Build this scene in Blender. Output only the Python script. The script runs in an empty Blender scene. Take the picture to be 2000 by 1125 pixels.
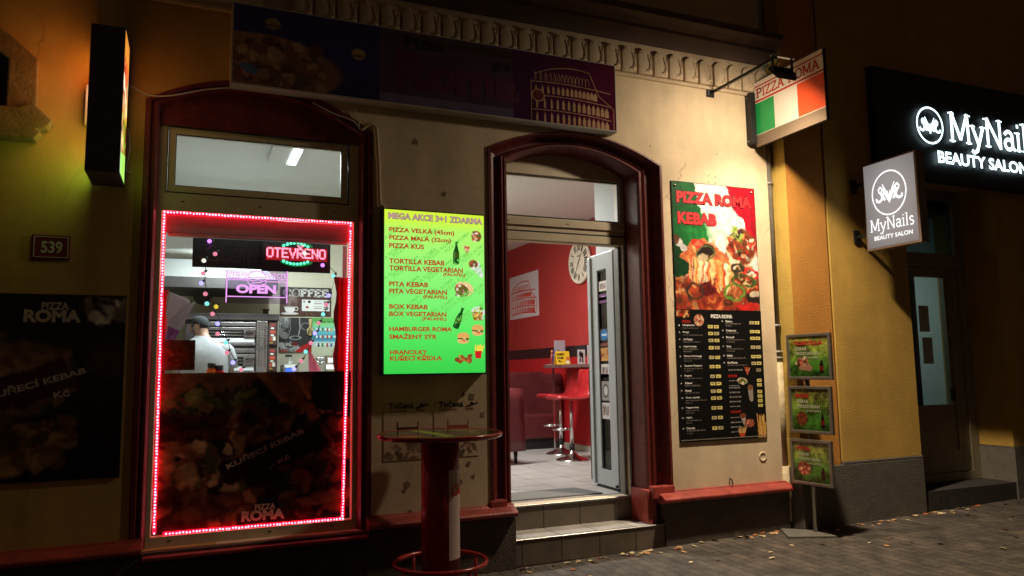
import bpy, bmesh, math, random
import numpy as np
from mathutils import Vector, Matrix
from mathutils.geometry import tessellate_polygon
random.seed(7)
S = bpy.context.scene
COL = S.collection
# ---------------------------------------------------------------- camera
CAM = Vector((0.0, -5.806, 1.57))
RX, DN, FW = Vector((0.9201, -0.3914, -0.0151)), Vector((0.0293, 0.1075, -0.9938)), Vector((0.3906, 0.9140, 0.1104))
cd = bpy.data.cameras.new('camera'); cam = bpy.data.objects.new('camera', cd); COL.objects.link(cam)
cd.sensor_width = 36.0; cd.lens = 26.416; cd.clip_end = 500; cd.clip_start = 0.05
cam.matrix_world = Matrix(((RX.x, -DN.x, -FW.x, CAM.x), (RX.y, -DN.y, -FW.y, CAM.y), (RX.z, -DN.z, -FW.z, CAM.z), (0, 0, 0, 1)))
S.camera = cam
# ---------------------------------------------------------------- world (night) and exposure
w = bpy.data.worlds.new('World'); S.world = w; w.use_nodes = True
bg = w.node_tree.nodes['Background']; bg.inputs[0].default_value = (1.0, 0.58, 0.30, 1); bg.inputs[1].default_value = 0.028
S.view_settings.view_transform = 'Standard'; S.view_settings.look = 'None'; S.view_settings.gamma = 1
S.view_settings.exposure = 0.0
S.cycles.use_denoising = True
S.cycles.max_bounces = 8; S.cycles.sample_clamp_indirect = 4.0
# lamps: the floodlight on the wall arm, the tubes of the kitchen, the dining room and the salon
def lamp(name, kind, loc, target, power, color, **kw):
    l = bpy.data.lights.new(name, kind); l.energy = power; l.color = color
    for k, v in kw.items(): setattr(l, k, v)
    o = bpy.data.objects.new(name, l); COL.objects.link(o); o.location = loc
    d = Vector(target) - Vector(loc); o.rotation_euler = d.to_track_quat('-Z', 'Y').to_euler()
    return o
FLOOD = Vector((4.70, -0.87, 4.09))
WARM = (1.0, 0.825, 0.61)
fl1 = lamp('flood_lamp', 'AREA', FLOOD, FLOOD + Vector((0.0, 0.66, -0.75)), 19, WARM, shape='RECTANGLE', size=0.20, size_y=0.12)
fl2 = lamp('flood_beam', 'SPOT', FLOOD + Vector((0, 0, -0.01)), FLOOD + Vector((0.22, 0.20, -1.0)), 185, WARM, spot_size=math.radians(114), spot_blend=1.0, shadow_soft_size=0.06)
for l_ in (fl1, fl2):                                   # linear falloff evens out the floodlight's brightness over the wall
    l_.data.use_nodes = True; nt_ = l_.data.node_tree; e_ = nt_.nodes['Emission']; f_ = nt_.nodes.new('ShaderNodeLightFalloff'); f_.inputs[0].default_value = 1.0; nt_.links.new(f_.outputs['Linear'], e_.inputs['Strength'])
COOL = (0.86, 0.96, 1.0)
lamp('kitchen_tube_light', 'AREA', (0.86, 1.5, 3.60), (0.86, 1.5, 0), 58, COOL, shape='RECTANGLE', size=0.25, size_y=0.6)
lamp('kitchen_hood_light', 'AREA', (0.45, 1.9, 2.95), (0.45, 2.9, 1.6), 32, COOL, shape='RECTANGLE', size=0.5, size_y=0.1)
lamp('dining_ceiling_light', 'AREA', (2.95, 2.7, 3.68), (2.95, 2.7, 0), 150, (1.0, 0.985, 0.95), shape='RECTANGLE', size=1.2, size_y=0.6)
lamp('salon_ceiling_light', 'AREA', (7.3, 2.0, 2.9), (7.9, 1.2, 1.2), 15, (0.88, 1.0, 0.95), shape='RECTANGLE', size=0.6, size_y=0.3)

def at(px, py, y):
    """the point of the plane Y = y that the photograph shows at (px, py)"""
    d = RX * ((px - 1000.0) / 1467.54) + DN * ((py - 562.5) / 1467.54) + FW
    t = (y - CAM.y) / d.y
    return CAM + d * t
# ---------------------------------------------------------------- materials
def lin(c):
    return tuple((x / 255 / 12.92 if x / 255 <= 0.04045 else ((x / 255 + 0.055) / 1.055) ** 2.4) for x in c)
MATS = {}
def mat(name, color=(.5, .5, .5), rough=0.6, metal=0.0, emit=0.0, var=0.0, scale=8.0, bump=0.0, bscale=60.0, vcol=False, spec=None, coat=0.0, sample=True, dark=None):
    if name in MATS: return MATS[name]
    m = bpy.data.materials.new(name); m.use_nodes = True; MATS[name] = m
    nt = m.node_tree; b = nt.nodes['Principled BSDF']; L = nt.links.new
    b.inputs['Base Color'].default_value = (*color, 1); b.inputs['Roughness'].default_value = rough; b.inputs['Metallic'].default_value = metal
    if spec is not None: b.inputs['Specular IOR Level'].default_value = spec
    if coat: b.inputs['Coat Weight'].default_value = coat
    src = None
    if vcol:
        a = nt.nodes.new('ShaderNodeVertexColor'); a.layer_name = 'Col'; src = a.outputs[0]
        L(src, b.inputs['Base Color'])
    if var or bump:
        tc = nt.nodes.new('ShaderNodeTexCoord')
    if var and not vcol:
        n = nt.nodes.new('ShaderNodeTexNoise'); n.inputs['Scale'].default_value = scale; n.inputs['Detail'].default_value = 6; n.inputs['Roughness'].default_value = .65
        L(tc.outputs['Object'], n.inputs['Vector'])
        r = nt.nodes.new('ShaderNodeValToRGB'); r.color_ramp.elements[0].position = .3; r.color_ramp.elements[1].position = .72
        lo = tuple(max(0, x * (1 - var)) for x in color); hi = tuple(min(1, x * (1 + var)) for x in color)
        r.color_ramp.elements[0].color = (*(dark or lo), 1); r.color_ramp.elements[1].color = (*hi, 1)
        L(n.outputs['Fac'], r.inputs[0]); L(r.outputs[0], b.inputs['Base Color'])
        mr = nt.nodes.new('ShaderNodeMapRange'); mr.inputs['To Min'].default_value = max(.05, rough - .12); mr.inputs['To Max'].default_value = min(1, rough + .12)
        L(n.outputs['Fac'], mr.inputs['Value']); L(mr.outputs[0], b.inputs['Roughness'])
    if bump:
        n2 = nt.nodes.new('ShaderNodeTexNoise'); n2.inputs['Scale'].default_value = bscale; n2.inputs['Detail'].default_value = 8
        L(tc.outputs['Object'], n2.inputs['Vector'])
        bp = nt.nodes.new('ShaderNodeBump'); bp.inputs['Strength'].default_value = bump; bp.inputs['Distance'].default_value = .01
        L(n2.outputs['Fac'], bp.inputs['Height']); L(bp.outputs[0], b.inputs['Normal'])
    if emit:
        b.inputs['Emission Strength'].default_value = emit
        if src: L(src, b.inputs['Emission Color']); b.inputs['Base Color'].default_value = (0, 0, 0, 1); nt.links.remove(b.inputs['Base Color'].links[0])
        else: b.inputs['Emission Color'].default_value = (*color, 1); b.inputs['Base Color'].default_value = (0.02, 0.02, 0.02, 1)
        if not sample: m.cycles.emission_sampling = 'NONE'
    return m
def weather(m, streak=.2, cracks=0.0, chips=None, chip_at=.68):
    """drip streaks, hairline cracks and chips of an old surface, mixed into its colour"""
    nt = m.node_tree; L = nt.links.new; b = nt.nodes['Principled BSDF']; src = b.inputs['Base Color'].links[0].from_socket
    tc = nt.nodes.new('ShaderNodeTexCoord'); mp = nt.nodes.new('ShaderNodeMapping'); mp.inputs['Scale'].default_value = (2.6, 2.6, .5); L(tc.outputs['Object'], mp.inputs[0])
    n = nt.nodes.new('ShaderNodeTexNoise'); n.inputs['Scale'].default_value = 1.3; n.inputs['Detail'].default_value = 5; n.inputs['Roughness'].default_value = .5; L(mp.outputs[0], n.inputs['Vector'])
    mr = nt.nodes.new('ShaderNodeMapRange'); mr.inputs['From Min'].default_value = .35; mr.inputs['From Max'].default_value = .65; mr.inputs['To Min'].default_value = 1 - streak; mr.inputs['To Max'].default_value = 1 + streak * .35; L(n.outputs['Fac'], mr.inputs[0])
    mx = nt.nodes.new('ShaderNodeMix'); mx.data_type = 'RGBA'; mx.blend_type = 'MULTIPLY'; mx.inputs[0].default_value = 1; L(src, mx.inputs[6]); L(mr.outputs[0], mx.inputs[7]); out = mx.outputs[2]
    def over(fac, col, out):
        q = nt.nodes.new('ShaderNodeMix'); q.data_type = 'RGBA'; L(fac, q.inputs[0]); L(out, q.inputs[6]); q.inputs[7].default_value = (*col, 1); return q.outputs[2]
    def ramp(sock, a, c_):
        r = nt.nodes.new('ShaderNodeMapRange'); r.inputs['From Min'].default_value = a; r.inputs['From Max'].default_value = c_; L(sock, r.inputs[0]); return r.outputs[0]
    if cracks:
        nz = nt.nodes.new('ShaderNodeTexNoise'); nz.inputs['Scale'].default_value = 3; nz.inputs['Detail'].default_value = 5; L(tc.outputs['Object'], nz.inputs['Vector'])
        va = nt.nodes.new('ShaderNodeMix'); va.data_type = 'RGBA'; va.inputs[0].default_value = .22; L(tc.outputs['Object'], va.inputs[6]); L(nz.outputs['Color'], va.inputs[7])
        vo = nt.nodes.new('ShaderNodeTexVoronoi'); vo.feature = 'DISTANCE_TO_EDGE'; vo.inputs['Scale'].default_value = 1.5; L(va.outputs[2], vo.inputs['Vector'])
        n2 = nt.nodes.new('ShaderNodeTexNoise'); n2.inputs['Scale'].default_value = 1.1; n2.inputs['Detail'].default_value = 3; L(tc.outputs['Object'], n2.inputs['Vector'])
        mu = nt.nodes.new('ShaderNodeMath'); mu.operation = 'MULTIPLY'; L(ramp(vo.outputs['Distance'], .007, .002), mu.inputs[0]); L(ramp(n2.outputs['Fac'], .50, .60), mu.inputs[1])
        m3 = nt.nodes.new('ShaderNodeMath'); m3.operation = 'MULTIPLY'; L(mu.outputs[0], m3.inputs[0]); m3.inputs[1].default_value = cracks; out = over(m3.outputs[0], (.10, .075, .05), out)
    if chips:
        n4 = nt.nodes.new('ShaderNodeTexNoise'); n4.inputs['Scale'].default_value = 26; n4.inputs['Detail'].default_value = 7; n4.inputs['Roughness'].default_value = .7; L(tc.outputs['Object'], n4.inputs['Vector'])
        out = over(ramp(n4.outputs['Fac'], chip_at, chip_at + .015), chips, out)
    L(out, b.inputs['Base Color']); return m
def glass(name, tint=(1, 1, 1), amount=0.10, rough=0.0):
    if name in MATS: return MATS[name]
    m = bpy.data.materials.new(name); m.use_nodes = True; MATS[name] = m
    nt = m.node_tree; nt.nodes.remove(nt.nodes['Principled BSDF']); L = nt.links.new
    t = nt.nodes.new('ShaderNodeBsdfTransparent'); t.inputs[0].default_value = (*tint, 1)
    g = nt.nodes.new('ShaderNodeBsdfGlossy'); g.inputs['Roughness'].default_value = rough
    lw = nt.nodes.new('ShaderNodeLayerWeight'); lw.inputs[0].default_value = .35
    mu = nt.nodes.new('ShaderNodeMath'); mu.operation = 'MULTIPLY'; mu.inputs[1].default_value = amount * 3
    ad = nt.nodes.new('ShaderNodeMath'); ad.operation = 'ADD'; ad.inputs[1].default_value = amount * .3
    mx = nt.nodes.new('ShaderNodeMixShader')
    L(lw.outputs['Fresnel'], mu.inputs[0]); L(mu.outputs[0], ad.inputs[0]); L(ad.outputs[0], mx.inputs[0])
    L(t.outputs[0], mx.inputs[1]); L(g.outputs[0], mx.inputs[2]); L(mx.outputs[0], nt.nodes['Material Output'].inputs[0])
    return m
def brickmat(name, c1, c2, mortar, bw, rh, ms, axes='XY', rough=.7, bump=.4, offset=.5, var=.35):
    """tiles or pavers laid in a running bond, in metres"""
    m = bpy.data.materials.new(name); m.use_nodes = True; MATS[name] = m
    nt = m.node_tree; b = nt.nodes['Principled BSDF']; L = nt.links.new
    tc = nt.nodes.new('ShaderNodeTexCoord'); sp = nt.nodes.new('ShaderNodeSeparateXYZ'); cb = nt.nodes.new('ShaderNodeCombineXYZ')
    L(tc.outputs['Object'], sp.inputs[0]); L(sp.outputs[axes[0]], cb.inputs[0]); L(sp.outputs[axes[1]], cb.inputs[1])
    br = nt.nodes.new('ShaderNodeTexBrick'); L(cb.outputs[0], br.inputs['Vector']); br.offset = offset
    br.inputs['Scale'].default_value = 1; br.inputs['Brick Width'].default_value = bw; br.inputs['Row Height'].default_value = rh; br.inputs['Mortar Size'].default_value = ms
    br.inputs['Color1'].default_value = (*c1, 1); br.inputs['Color2'].default_value = (*c2, 1); br.inputs['Mortar'].default_value = (*mortar, 1)
    n = nt.nodes.new('ShaderNodeTexNoise'); n.inputs['Scale'].default_value = 5; n.inputs['Detail'].default_value = 8; L(tc.outputs['Object'], n.inputs['Vector'])
    mr = nt.nodes.new('ShaderNodeMapRange'); mr.inputs['From Min'].default_value = .3; mr.inputs['From Max'].default_value = .7; mr.inputs['To Min'].default_value = 1 - var; mr.inputs['To Max'].default_value = 1 + var
    L(n.outputs['Fac'], mr.inputs['Value'])
    mx = nt.nodes.new('ShaderNodeMix'); mx.data_type = 'RGBA'; mx.blend_type = 'MULTIPLY'; mx.inputs[0].default_value = 1
    L(br.outputs['Color'], mx.inputs[6]); L(mr.outputs[0], mx.inputs[7]); L(mx.outputs[2], b.inputs['Base Color'])
    b.inputs['Roughness'].default_value = rough
    n3 = nt.nodes.new('ShaderNodeTexNoise'); n3.inputs['Scale'].default_value = 90; n3.inputs['Detail'].default_value = 6; L(tc.outputs['Object'], n3.inputs['Vector'])
    mm = nt.nodes.new('ShaderNodeMath'); mm.operation = 'MULTIPLY_ADD'; mm.inputs[1].default_value = -1.0
    L(br.outputs['Fac'], mm.inputs[0]); L(n3.outputs['Fac'], mm.inputs[2])
    bp = nt.nodes.new('ShaderNodeBump'); bp.inputs['Strength'].default_value = bump; bp.inputs['Distance'].default_value = .008
    L(mm.outputs[0], bp.inputs['Height']); L(bp.outputs[0], b.inputs['Normal'])
    return m
# ---------------------------------------------------------------- objects
def tag(o, label=None, cat=None, group=None, kind=None):
    if label: o['label'] = label
    if cat: o['category'] = cat
    if group: o['group'] = group
    if kind: o['kind'] = kind
    return o
WM = {}
def wm(o):
    return WM.get(o.name, Matrix.Identity(4))
def thing(name, label, cat, loc=(0, 0, 0), group=None, rz=0.0):
    o = bpy.data.objects.new(name, None); COL.objects.link(o); o.location = loc; o.rotation_euler = (0, 0, rz)
    o.empty_display_size = .1
    WM[o.name] = Matrix.Translation(Vector(loc)) @ Matrix.Rotation(rz, 4, 'Z')
    return tag(o, label, cat, group)
def link(name, me, material, parent=None, local=False):
    """one mesh object; its vertices are world coordinates unless local"""
    if material is not None:
        me.materials.clear(); me.materials.append(material)
    o = bpy.data.objects.new(name, me); COL.objects.link(o)
    if parent is not None:
        o.parent = parent
        if not local: o.matrix_parent_inverse = wm(parent).inverted()
    if local and parent is not None: WM[o.name] = wm(parent)
    return o
def copy_tree(o, parent=None, loc=None, rz=None):
    c = o.copy(); COL.objects.link(c)
    if parent is not None: c.parent = parent
    if loc is not None: c.location = loc
    if rz is not None: c.rotation_euler.z = rz
    for ch in list(o.children): copy_tree(ch, c)
    return c
class MB:
    def __init__(s): s.v = []; s.f = []; s.sm = []; s.seg = []
    def add(s, vs, fs, smooth=False):
        n = len(s.v); s.v += [tuple(v) for v in vs]
        for f in fs: s.f.append([n + i for i in f]); s.sm.append(smooth)
        return s
    def box(s, x0, x1, y0, y1, z0, z1, m=None):
        vs = [Vector((x, y, z)) for z in (z0, z1) for y in (y0, y1) for x in (x0, x1)]
        if m is not None: vs = [m @ v for v in vs]
        return s.add(vs, [(0, 2, 3, 1), (4, 5, 7, 6), (0, 1, 5, 4), (2, 6, 7, 3), (1, 3, 7, 5), (0, 4, 6, 2)])
    def prism(s, pts, fn, d0, d1, holes=()):
        """2-D outline (with holes) extruded from d0 to d1; fn(a, b, d) -> xyz"""
        loops = [list(pts)] + [list(h) for h in holes]
        flat = [p for l in loops for p in l]
        tris = tessellate_polygon([[Vector((p[0], p[1], 0)) for p in l] for l in loops])
        n = len(flat)
        vs = [fn(p[0], p[1], d0) for p in flat] + [fn(p[0], p[1], d1) for p in flat]
        fs = [tuple(t) for t in tris] + [tuple(n + i for i in reversed(t)) for t in tris]
        k = 0
        for l in loops:
            m = len(l)
            fs += [(k + i, k + (i + 1) % m, n + k + (i + 1) % m, n + k + i) for i in range(m)]
            k += m
        return s.add(vs, fs)
    def front(s, pts, y0, y1, holes=()):
        return s.prism(pts, lambda a, b, d: (a, d, b), y0, y1, holes)
    def tube(s, path, r, n=8, cap=True, closed=False):
        path = [Vector(p) for p in path]; k = len(path); rs = r if isinstance(r, (list, tuple)) else [r] * k
        vs = []; up = Vector((0.123, 0.077, 1)).normalized()
        for i, p in enumerate(path):
            if closed: t = path[(i + 1) % k] - path[i - 1]
            else: t = path[min(i + 1, k - 1)] - path[max(i - 1, 0)]
            t.normalize(); a = t.cross(up)
            if a.length < .05: a = t.cross(Vector((1, 0, 0)))
            a.normalize(); b = t.cross(a)
            vs += [p + (a * math.cos(2 * math.pi * j / n) + b * math.sin(2 * math.pi * j / n)) * rs[i] for j in range(n)]
        fs = []
        for i in range(k if closed else k - 1):
            i2 = (i + 1) % k
            fs += [(i * n + j, i * n + (j + 1) % n, i2 * n + (j + 1) % n, i2 * n + j) for j in range(n)]
        if cap and not closed: fs += [tuple(range(n))[::-1], tuple((k - 1) * n + j for j in range(n))]
        return s.add(vs, fs, True)
    def lathe(s, prof, c, n=32, axis='z', smooth=True):
        vs = []
        for r, h in prof:
            for j in range(n):
                a = 2 * math.pi * j / n; u, v = r * math.cos(a), r * math.sin(a)
                vs.append((c[0] + u, c[1] + v, c[2] + h) if axis == 'z' else (c[0] + u, c[1] + h, c[2] + v) if axis == 'y' else (c[0] + h, c[1] + u, c[2] + v))
        fs = []
        for i in range(len(prof) - 1):
            fs += [(i * n + j, i * n + (j + 1) % n, (i + 1) * n + (j + 1) % n, (i + 1) * n + j) for j in range(n)]
        if prof[0][0] > 1e-5: fs.append(tuple(range(n))[::-1])
        if prof[-1][0] > 1e-5: fs.append(tuple((len(prof) - 1) * n + j for j in range(n)))
        return s.add(vs, fs, smooth)
    def ball(s, c, r, n=8, m=6, sq=(1, 1, 1)):
        vs = [(c[0], c[1], c[2] - r * sq[2])]
        for i in range(1, m):
            t = -math.pi / 2 + math.pi * i / m
            vs += [(c[0] + sq[0] * r * math.cos(t) * math.cos(2 * math.pi * j / n), c[1] + sq[1] * r * math.cos(t) * math.sin(2 * math.pi * j / n), c[2] + sq[2] * r * math.sin(t)) for j in range(n)]
        vs.append((c[0], c[1], c[2] + r * sq[2])); e = len(vs) - 1
        fs = [(0, 1 + (j + 1) % n, 1 + j) for j in range(n)] + [(e, e - n + j, e - n + (j + 1) % n) for j in range(n)]
        for i in range(m - 2):
            fs += [(1 + i * n + j, 1 + i * n + (j + 1) % n, 1 + (i + 1) * n + (j + 1) % n, 1 + (i + 1) * n + j) for j in range(n)]
        return s.add(vs, fs, True)
    def grid(s, rows, smooth=True, closed=False):
        n = len(rows[0]); vs = [p for r in rows for p in r]; fs = []
        for i in range(len(rows) - 1):
            for j in range(n if closed else n - 1):
                j2 = (j + 1) % n; fs.append((i * n + j, i * n + j2, (i + 1) * n + j2, (i + 1) * n + j))
        return s.add(vs, fs, smooth)
    def mesh(s, name):
        me = bpy.data.meshes.new(name); me.from_pydata(s.v, [], s.f)
        me.polygons.foreach_set('use_smooth', s.sm)
        bm = bmesh.new(); bm.from_mesh(me); bmesh.ops.recalc_face_normals(bm, faces=bm.faces); bm.to_mesh(me); bm.free()
        return me
    def build(s, name, material, parent=None, local=False, bevel=0.0, seg=2):
        if name == 'lettering' and len(s.seg) > 1:                # one object for each line of lettering
            first = None
            for i, (va, fa) in enumerate(s.seg):
                vb, fb = s.seg[i + 1] if i + 1 < len(s.seg) else (len(s.v), len(s.f))
                m = MB(); m.v = s.v[va:vb]; m.f = [[k - va for k in f] for f in s.f[fa:fb]]; m.sm = s.sm[fa:fb]; o = m.build(name, material, parent, local); first = first or o
            return first
        me = s.mesh(name)
        if bevel:
            bm = bmesh.new(); bm.from_mesh(me); bmesh.ops.remove_doubles(bm, verts=bm.verts, dist=1e-5)
            bmesh.ops.bevel(bm, geom=[e for e in bm.edges if len(e.link_faces) == 2 and e.calc_face_angle(0) > .6], offset=bevel, segments=seg, affect='EDGES', profile=.6)
            bm.to_mesh(me); bm.free()
        return link(name, me, material, parent, local)
# frames of flat prints: origin, u axis, v axis (v points DOWN the print), normal
class Frame:
    def __init__(s, o, u, v, n):
        s.o, s.u, s.v, s.n = Vector(o), Vector(u), Vector(v), Vector(n).normalized()
    def __call__(s, u, v, d=0.0): return s.o + s.u * u + s.v * v + s.n * d
def wallframe(x0, x1, z0, z1, y): return Frame((x0, y, z1), (x1 - x0, 0, 0), (0, 0, z0 - z1), (0, -1, 0))
# lettering: glyph outlines from Blender's own font, fitted into a box of a print
def glyphs(text, bold=0.0, spacing=1.0):
    c = bpy.data.curves.new('t', 'FONT'); c.body = text; c.size = 1; c.offset = bold; c.space_character = spacing; c.resolution_u = 3
    o = bpy.data.objects.new('t', c); me = bpy.data.meshes.new_from_object(o)
    V = np.array([v.co[:2] for v in me.vertices]) if len(me.vertices) else np.zeros((0, 2)); F = [tuple(p.vertices) for p in me.polygons]
    bpy.data.objects.remove(o); bpy.data.curves.remove(c); bpy.data.meshes.remove(me)
    return V, F
def put_text(mb, fr, text, u0, u1, v0, v1, bold=.02, d=.002, rot=0.0, spacing=1.0, shear=0.0, arc=None, gl=None):
    """text filling u0..u1, v0..v1 (v0 = top) of frame fr, lying d in front of it; rot in degrees about the box centre"""
    V, F = gl if gl else glyphs(text, bold, spacing)
    if not len(V): return
    mb.seg.append((len(mb.v), len(mb.f)))
    lo, hi = V.min(0), V.max(0)
    P = (V - lo) / np.maximum(hi - lo, 1e-6)
    U = u0 + (u1 - u0) * (P[:, 0] + shear * P[:, 1]); W = v1 + (v0 - v1) * P[:, 1]
    if arc: W = W + arc * (4 * (P[:, 0] - .5) ** 2 - 1)
    if rot:
        cu, cv = (u0 + u1) / 2, (v0 + v1) / 2; lu, lv = fr.u.length, fr.v.length
        a = math.radians(rot); x = (U - cu) * lu; y = (W - cv) * lv
        U = cu + (x * math.cos(a) + y * math.sin(a)) / lu; W = cv + (-x * math.sin(a) + y * math.cos(a)) / lv
    mb.add([fr(a, b, d) for a, b in zip(U, W)], F)
# stroke lettering with slab serifs, for the signs whose letters have serifs
def _arc(cx, cy, rx, ry, a0, a1, n=10): return [(cx + rx * math.cos(math.radians(a0 + (a1 - a0) * i / n)), cy + ry * math.sin(math.radians(a0 + (a1 - a0) * i / n))) for i in range(n + 1)]
SER = {
 'P': (.72, [[(.15, 0), (.15, 1)], [(.15, .97)] + _arc(.40, .74, .26, .23, 90, -90) + [(.15, .51)]], [(.15, 0)], [(.10, 1)]),
 'I': (.36, [[(.18, 0), (.18, 1)]], [(.18, 0)], [(.18, 1)]),
 'Z': (.74, [[(.08, .80), (.08, .96), (.64, .96), (.08, .04), (.66, .04), (.66, .22)]], [], []),
 'A': (.84, [[(.10, 0), (.41, 1), (.74, 0)], [(.22, .35), (.62, .35)]], [(.10, 0), (.74, 0)], []),
 'R': (.82, [[(.15, 0), (.15, 1)], [(.15, .97)] + _arc(.40, .75, .25, .22, 90, -90) + [(.15, .53)], [(.38, .53), (.70, 0)]], [(.15, 0), (.72, 0)], [(.10, 1)]),
 'O': (.86, [_arc(.43, .5, .34, .48, 0, 360, 22)], [], []),
 'M': (1.0, [[(.12, 0), (.14, 1), (.50, .12), (.86, 1), (.88, 0)]], [(.12, 0), (.88, 0)], [(.12, 1), (.88, 1)]),
 'K': (.84, [[(.15, 0), (.15, 1)], [(.70, 1), (.18, .45)], [(.34, .60), (.72, 0)]], [(.15, 0), (.72, 0)], [(.15, 1), (.68, 1)]),
 'E': (.70, [[(.15, 0), (.15, 1)], [(.15, .96), (.60, .96), (.60, .80)], [(.15, .52), (.48, .52)], [(.15, .04), (.62, .04), (.62, .22)]], [(.10, 0)], [(.10, 1)]),
 'B': (.76, [[(.15, 0), (.15, 1)], [(.15, .97)] + _arc(.40, .76, .22, .21, 90, -90) + [(.15, .55)], [(.15, .53)] + _arc(.42, .28, .24, .25, 90, -90) + [(.15, .03)]], [(.10, 0)], [(.10, 1)]),
 'U': (.84, [[(.16, 1), (.16, .32)] + _arc(.42, .30, .26, .27, 180, 360) + [(.68, 1)]], [], [(.16, 1), (.68, 1)]),
 'G': (.86, [_arc(.43, .5, .34, .47, 50, 330, 18) + [(.72, .42)], [(.48, .42), (.76, .42)]], [], []),
 'C': (.80, [_arc(.43, .5, .34, .47, 48, 312, 18), [(.66, .72), (.66, .95)]], [], []),
 'F': (.66, [[(.15, 0), (.15, 1)], [(.15, .96), (.60, .96), (.60, .78)], [(.15, .52), (.48, .52)]], [(.15, 0)], [(.10, 1)]),
 'N': (.90, [[(.15, 0), (.15, 1), (.75, 0), (.75, 1)]], [(.15, 0)], [(.10, 1), (.75, 1)]),
 'y': (.66, [[(.08, .66), (.34, .02)], [(.60, .66), (.26, -.20), (.10, -.28), (.02, -.22)]], [], [(.08, .67), (.58, .67)]),
 'a': (.60, [[(.10, .55)] + _arc(.28, .48, .18, .18, 140, 0, 8) + [(.46, .10), (.56, .02)], _arc(.27, .20, .19, .18, 60, 390, 14)], [], []),
 'i': (.32, [[(.16, 0), (.16, .66)], [(.13, .90), (.19, .90)]], [(.16, 0)], [(.12, .67)]),
 'l': (.32, [[(.16, 0), (.16, 1.02)]], [(.16, 0)], [(.12, 1.02)]),
 's': (.52, [[(.42, .56)] + _arc(.26, .50, .15, .16, 40, 250, 9) + _arc(.26, .17, .17, .17, 90, -140, 10)], [], []),
 ' ': (.40, [], [], []),
}
def stroke_quads(path, w, V, F):
    n = len(path)
    for i in range(n - 1):
        a, b = np.array(path[i], float), np.array(path[i + 1], float); d = b - a; l = np.hypot(*d)
        if l < 1e-6: continue
        d /= l; nn = np.array([-d[1], d[0]]) * w / 2; e = d * w * .18
        k = len(V); V += [a - nn - e, b - nn + e, b + nn + e, a + nn - e]; F.append((k, k + 1, k + 2, k + 3))
def serif_glyphs(text, wd=.13, serif=.30, sh=.07, gap=.06):
    V, F = [], []; x = 0.0
    for ch in text:
        wid, paths, lo, hi = SER[ch]
        for p in paths: stroke_quads([(x + a, b) for a, b in p], wd * (1.0), V, F)
        for a, b in lo: stroke_quads([(x + a - serif / 2, b + sh / 2), (x + a + serif / 2, b + sh / 2)], sh, V, F)
        for a, b in hi: stroke_quads([(x + a - serif / 2, b - sh / 2), (x + a + serif / 2, b - sh / 2)], sh, V, F)
        x += wid + gap
    return np.array(V), F
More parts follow.
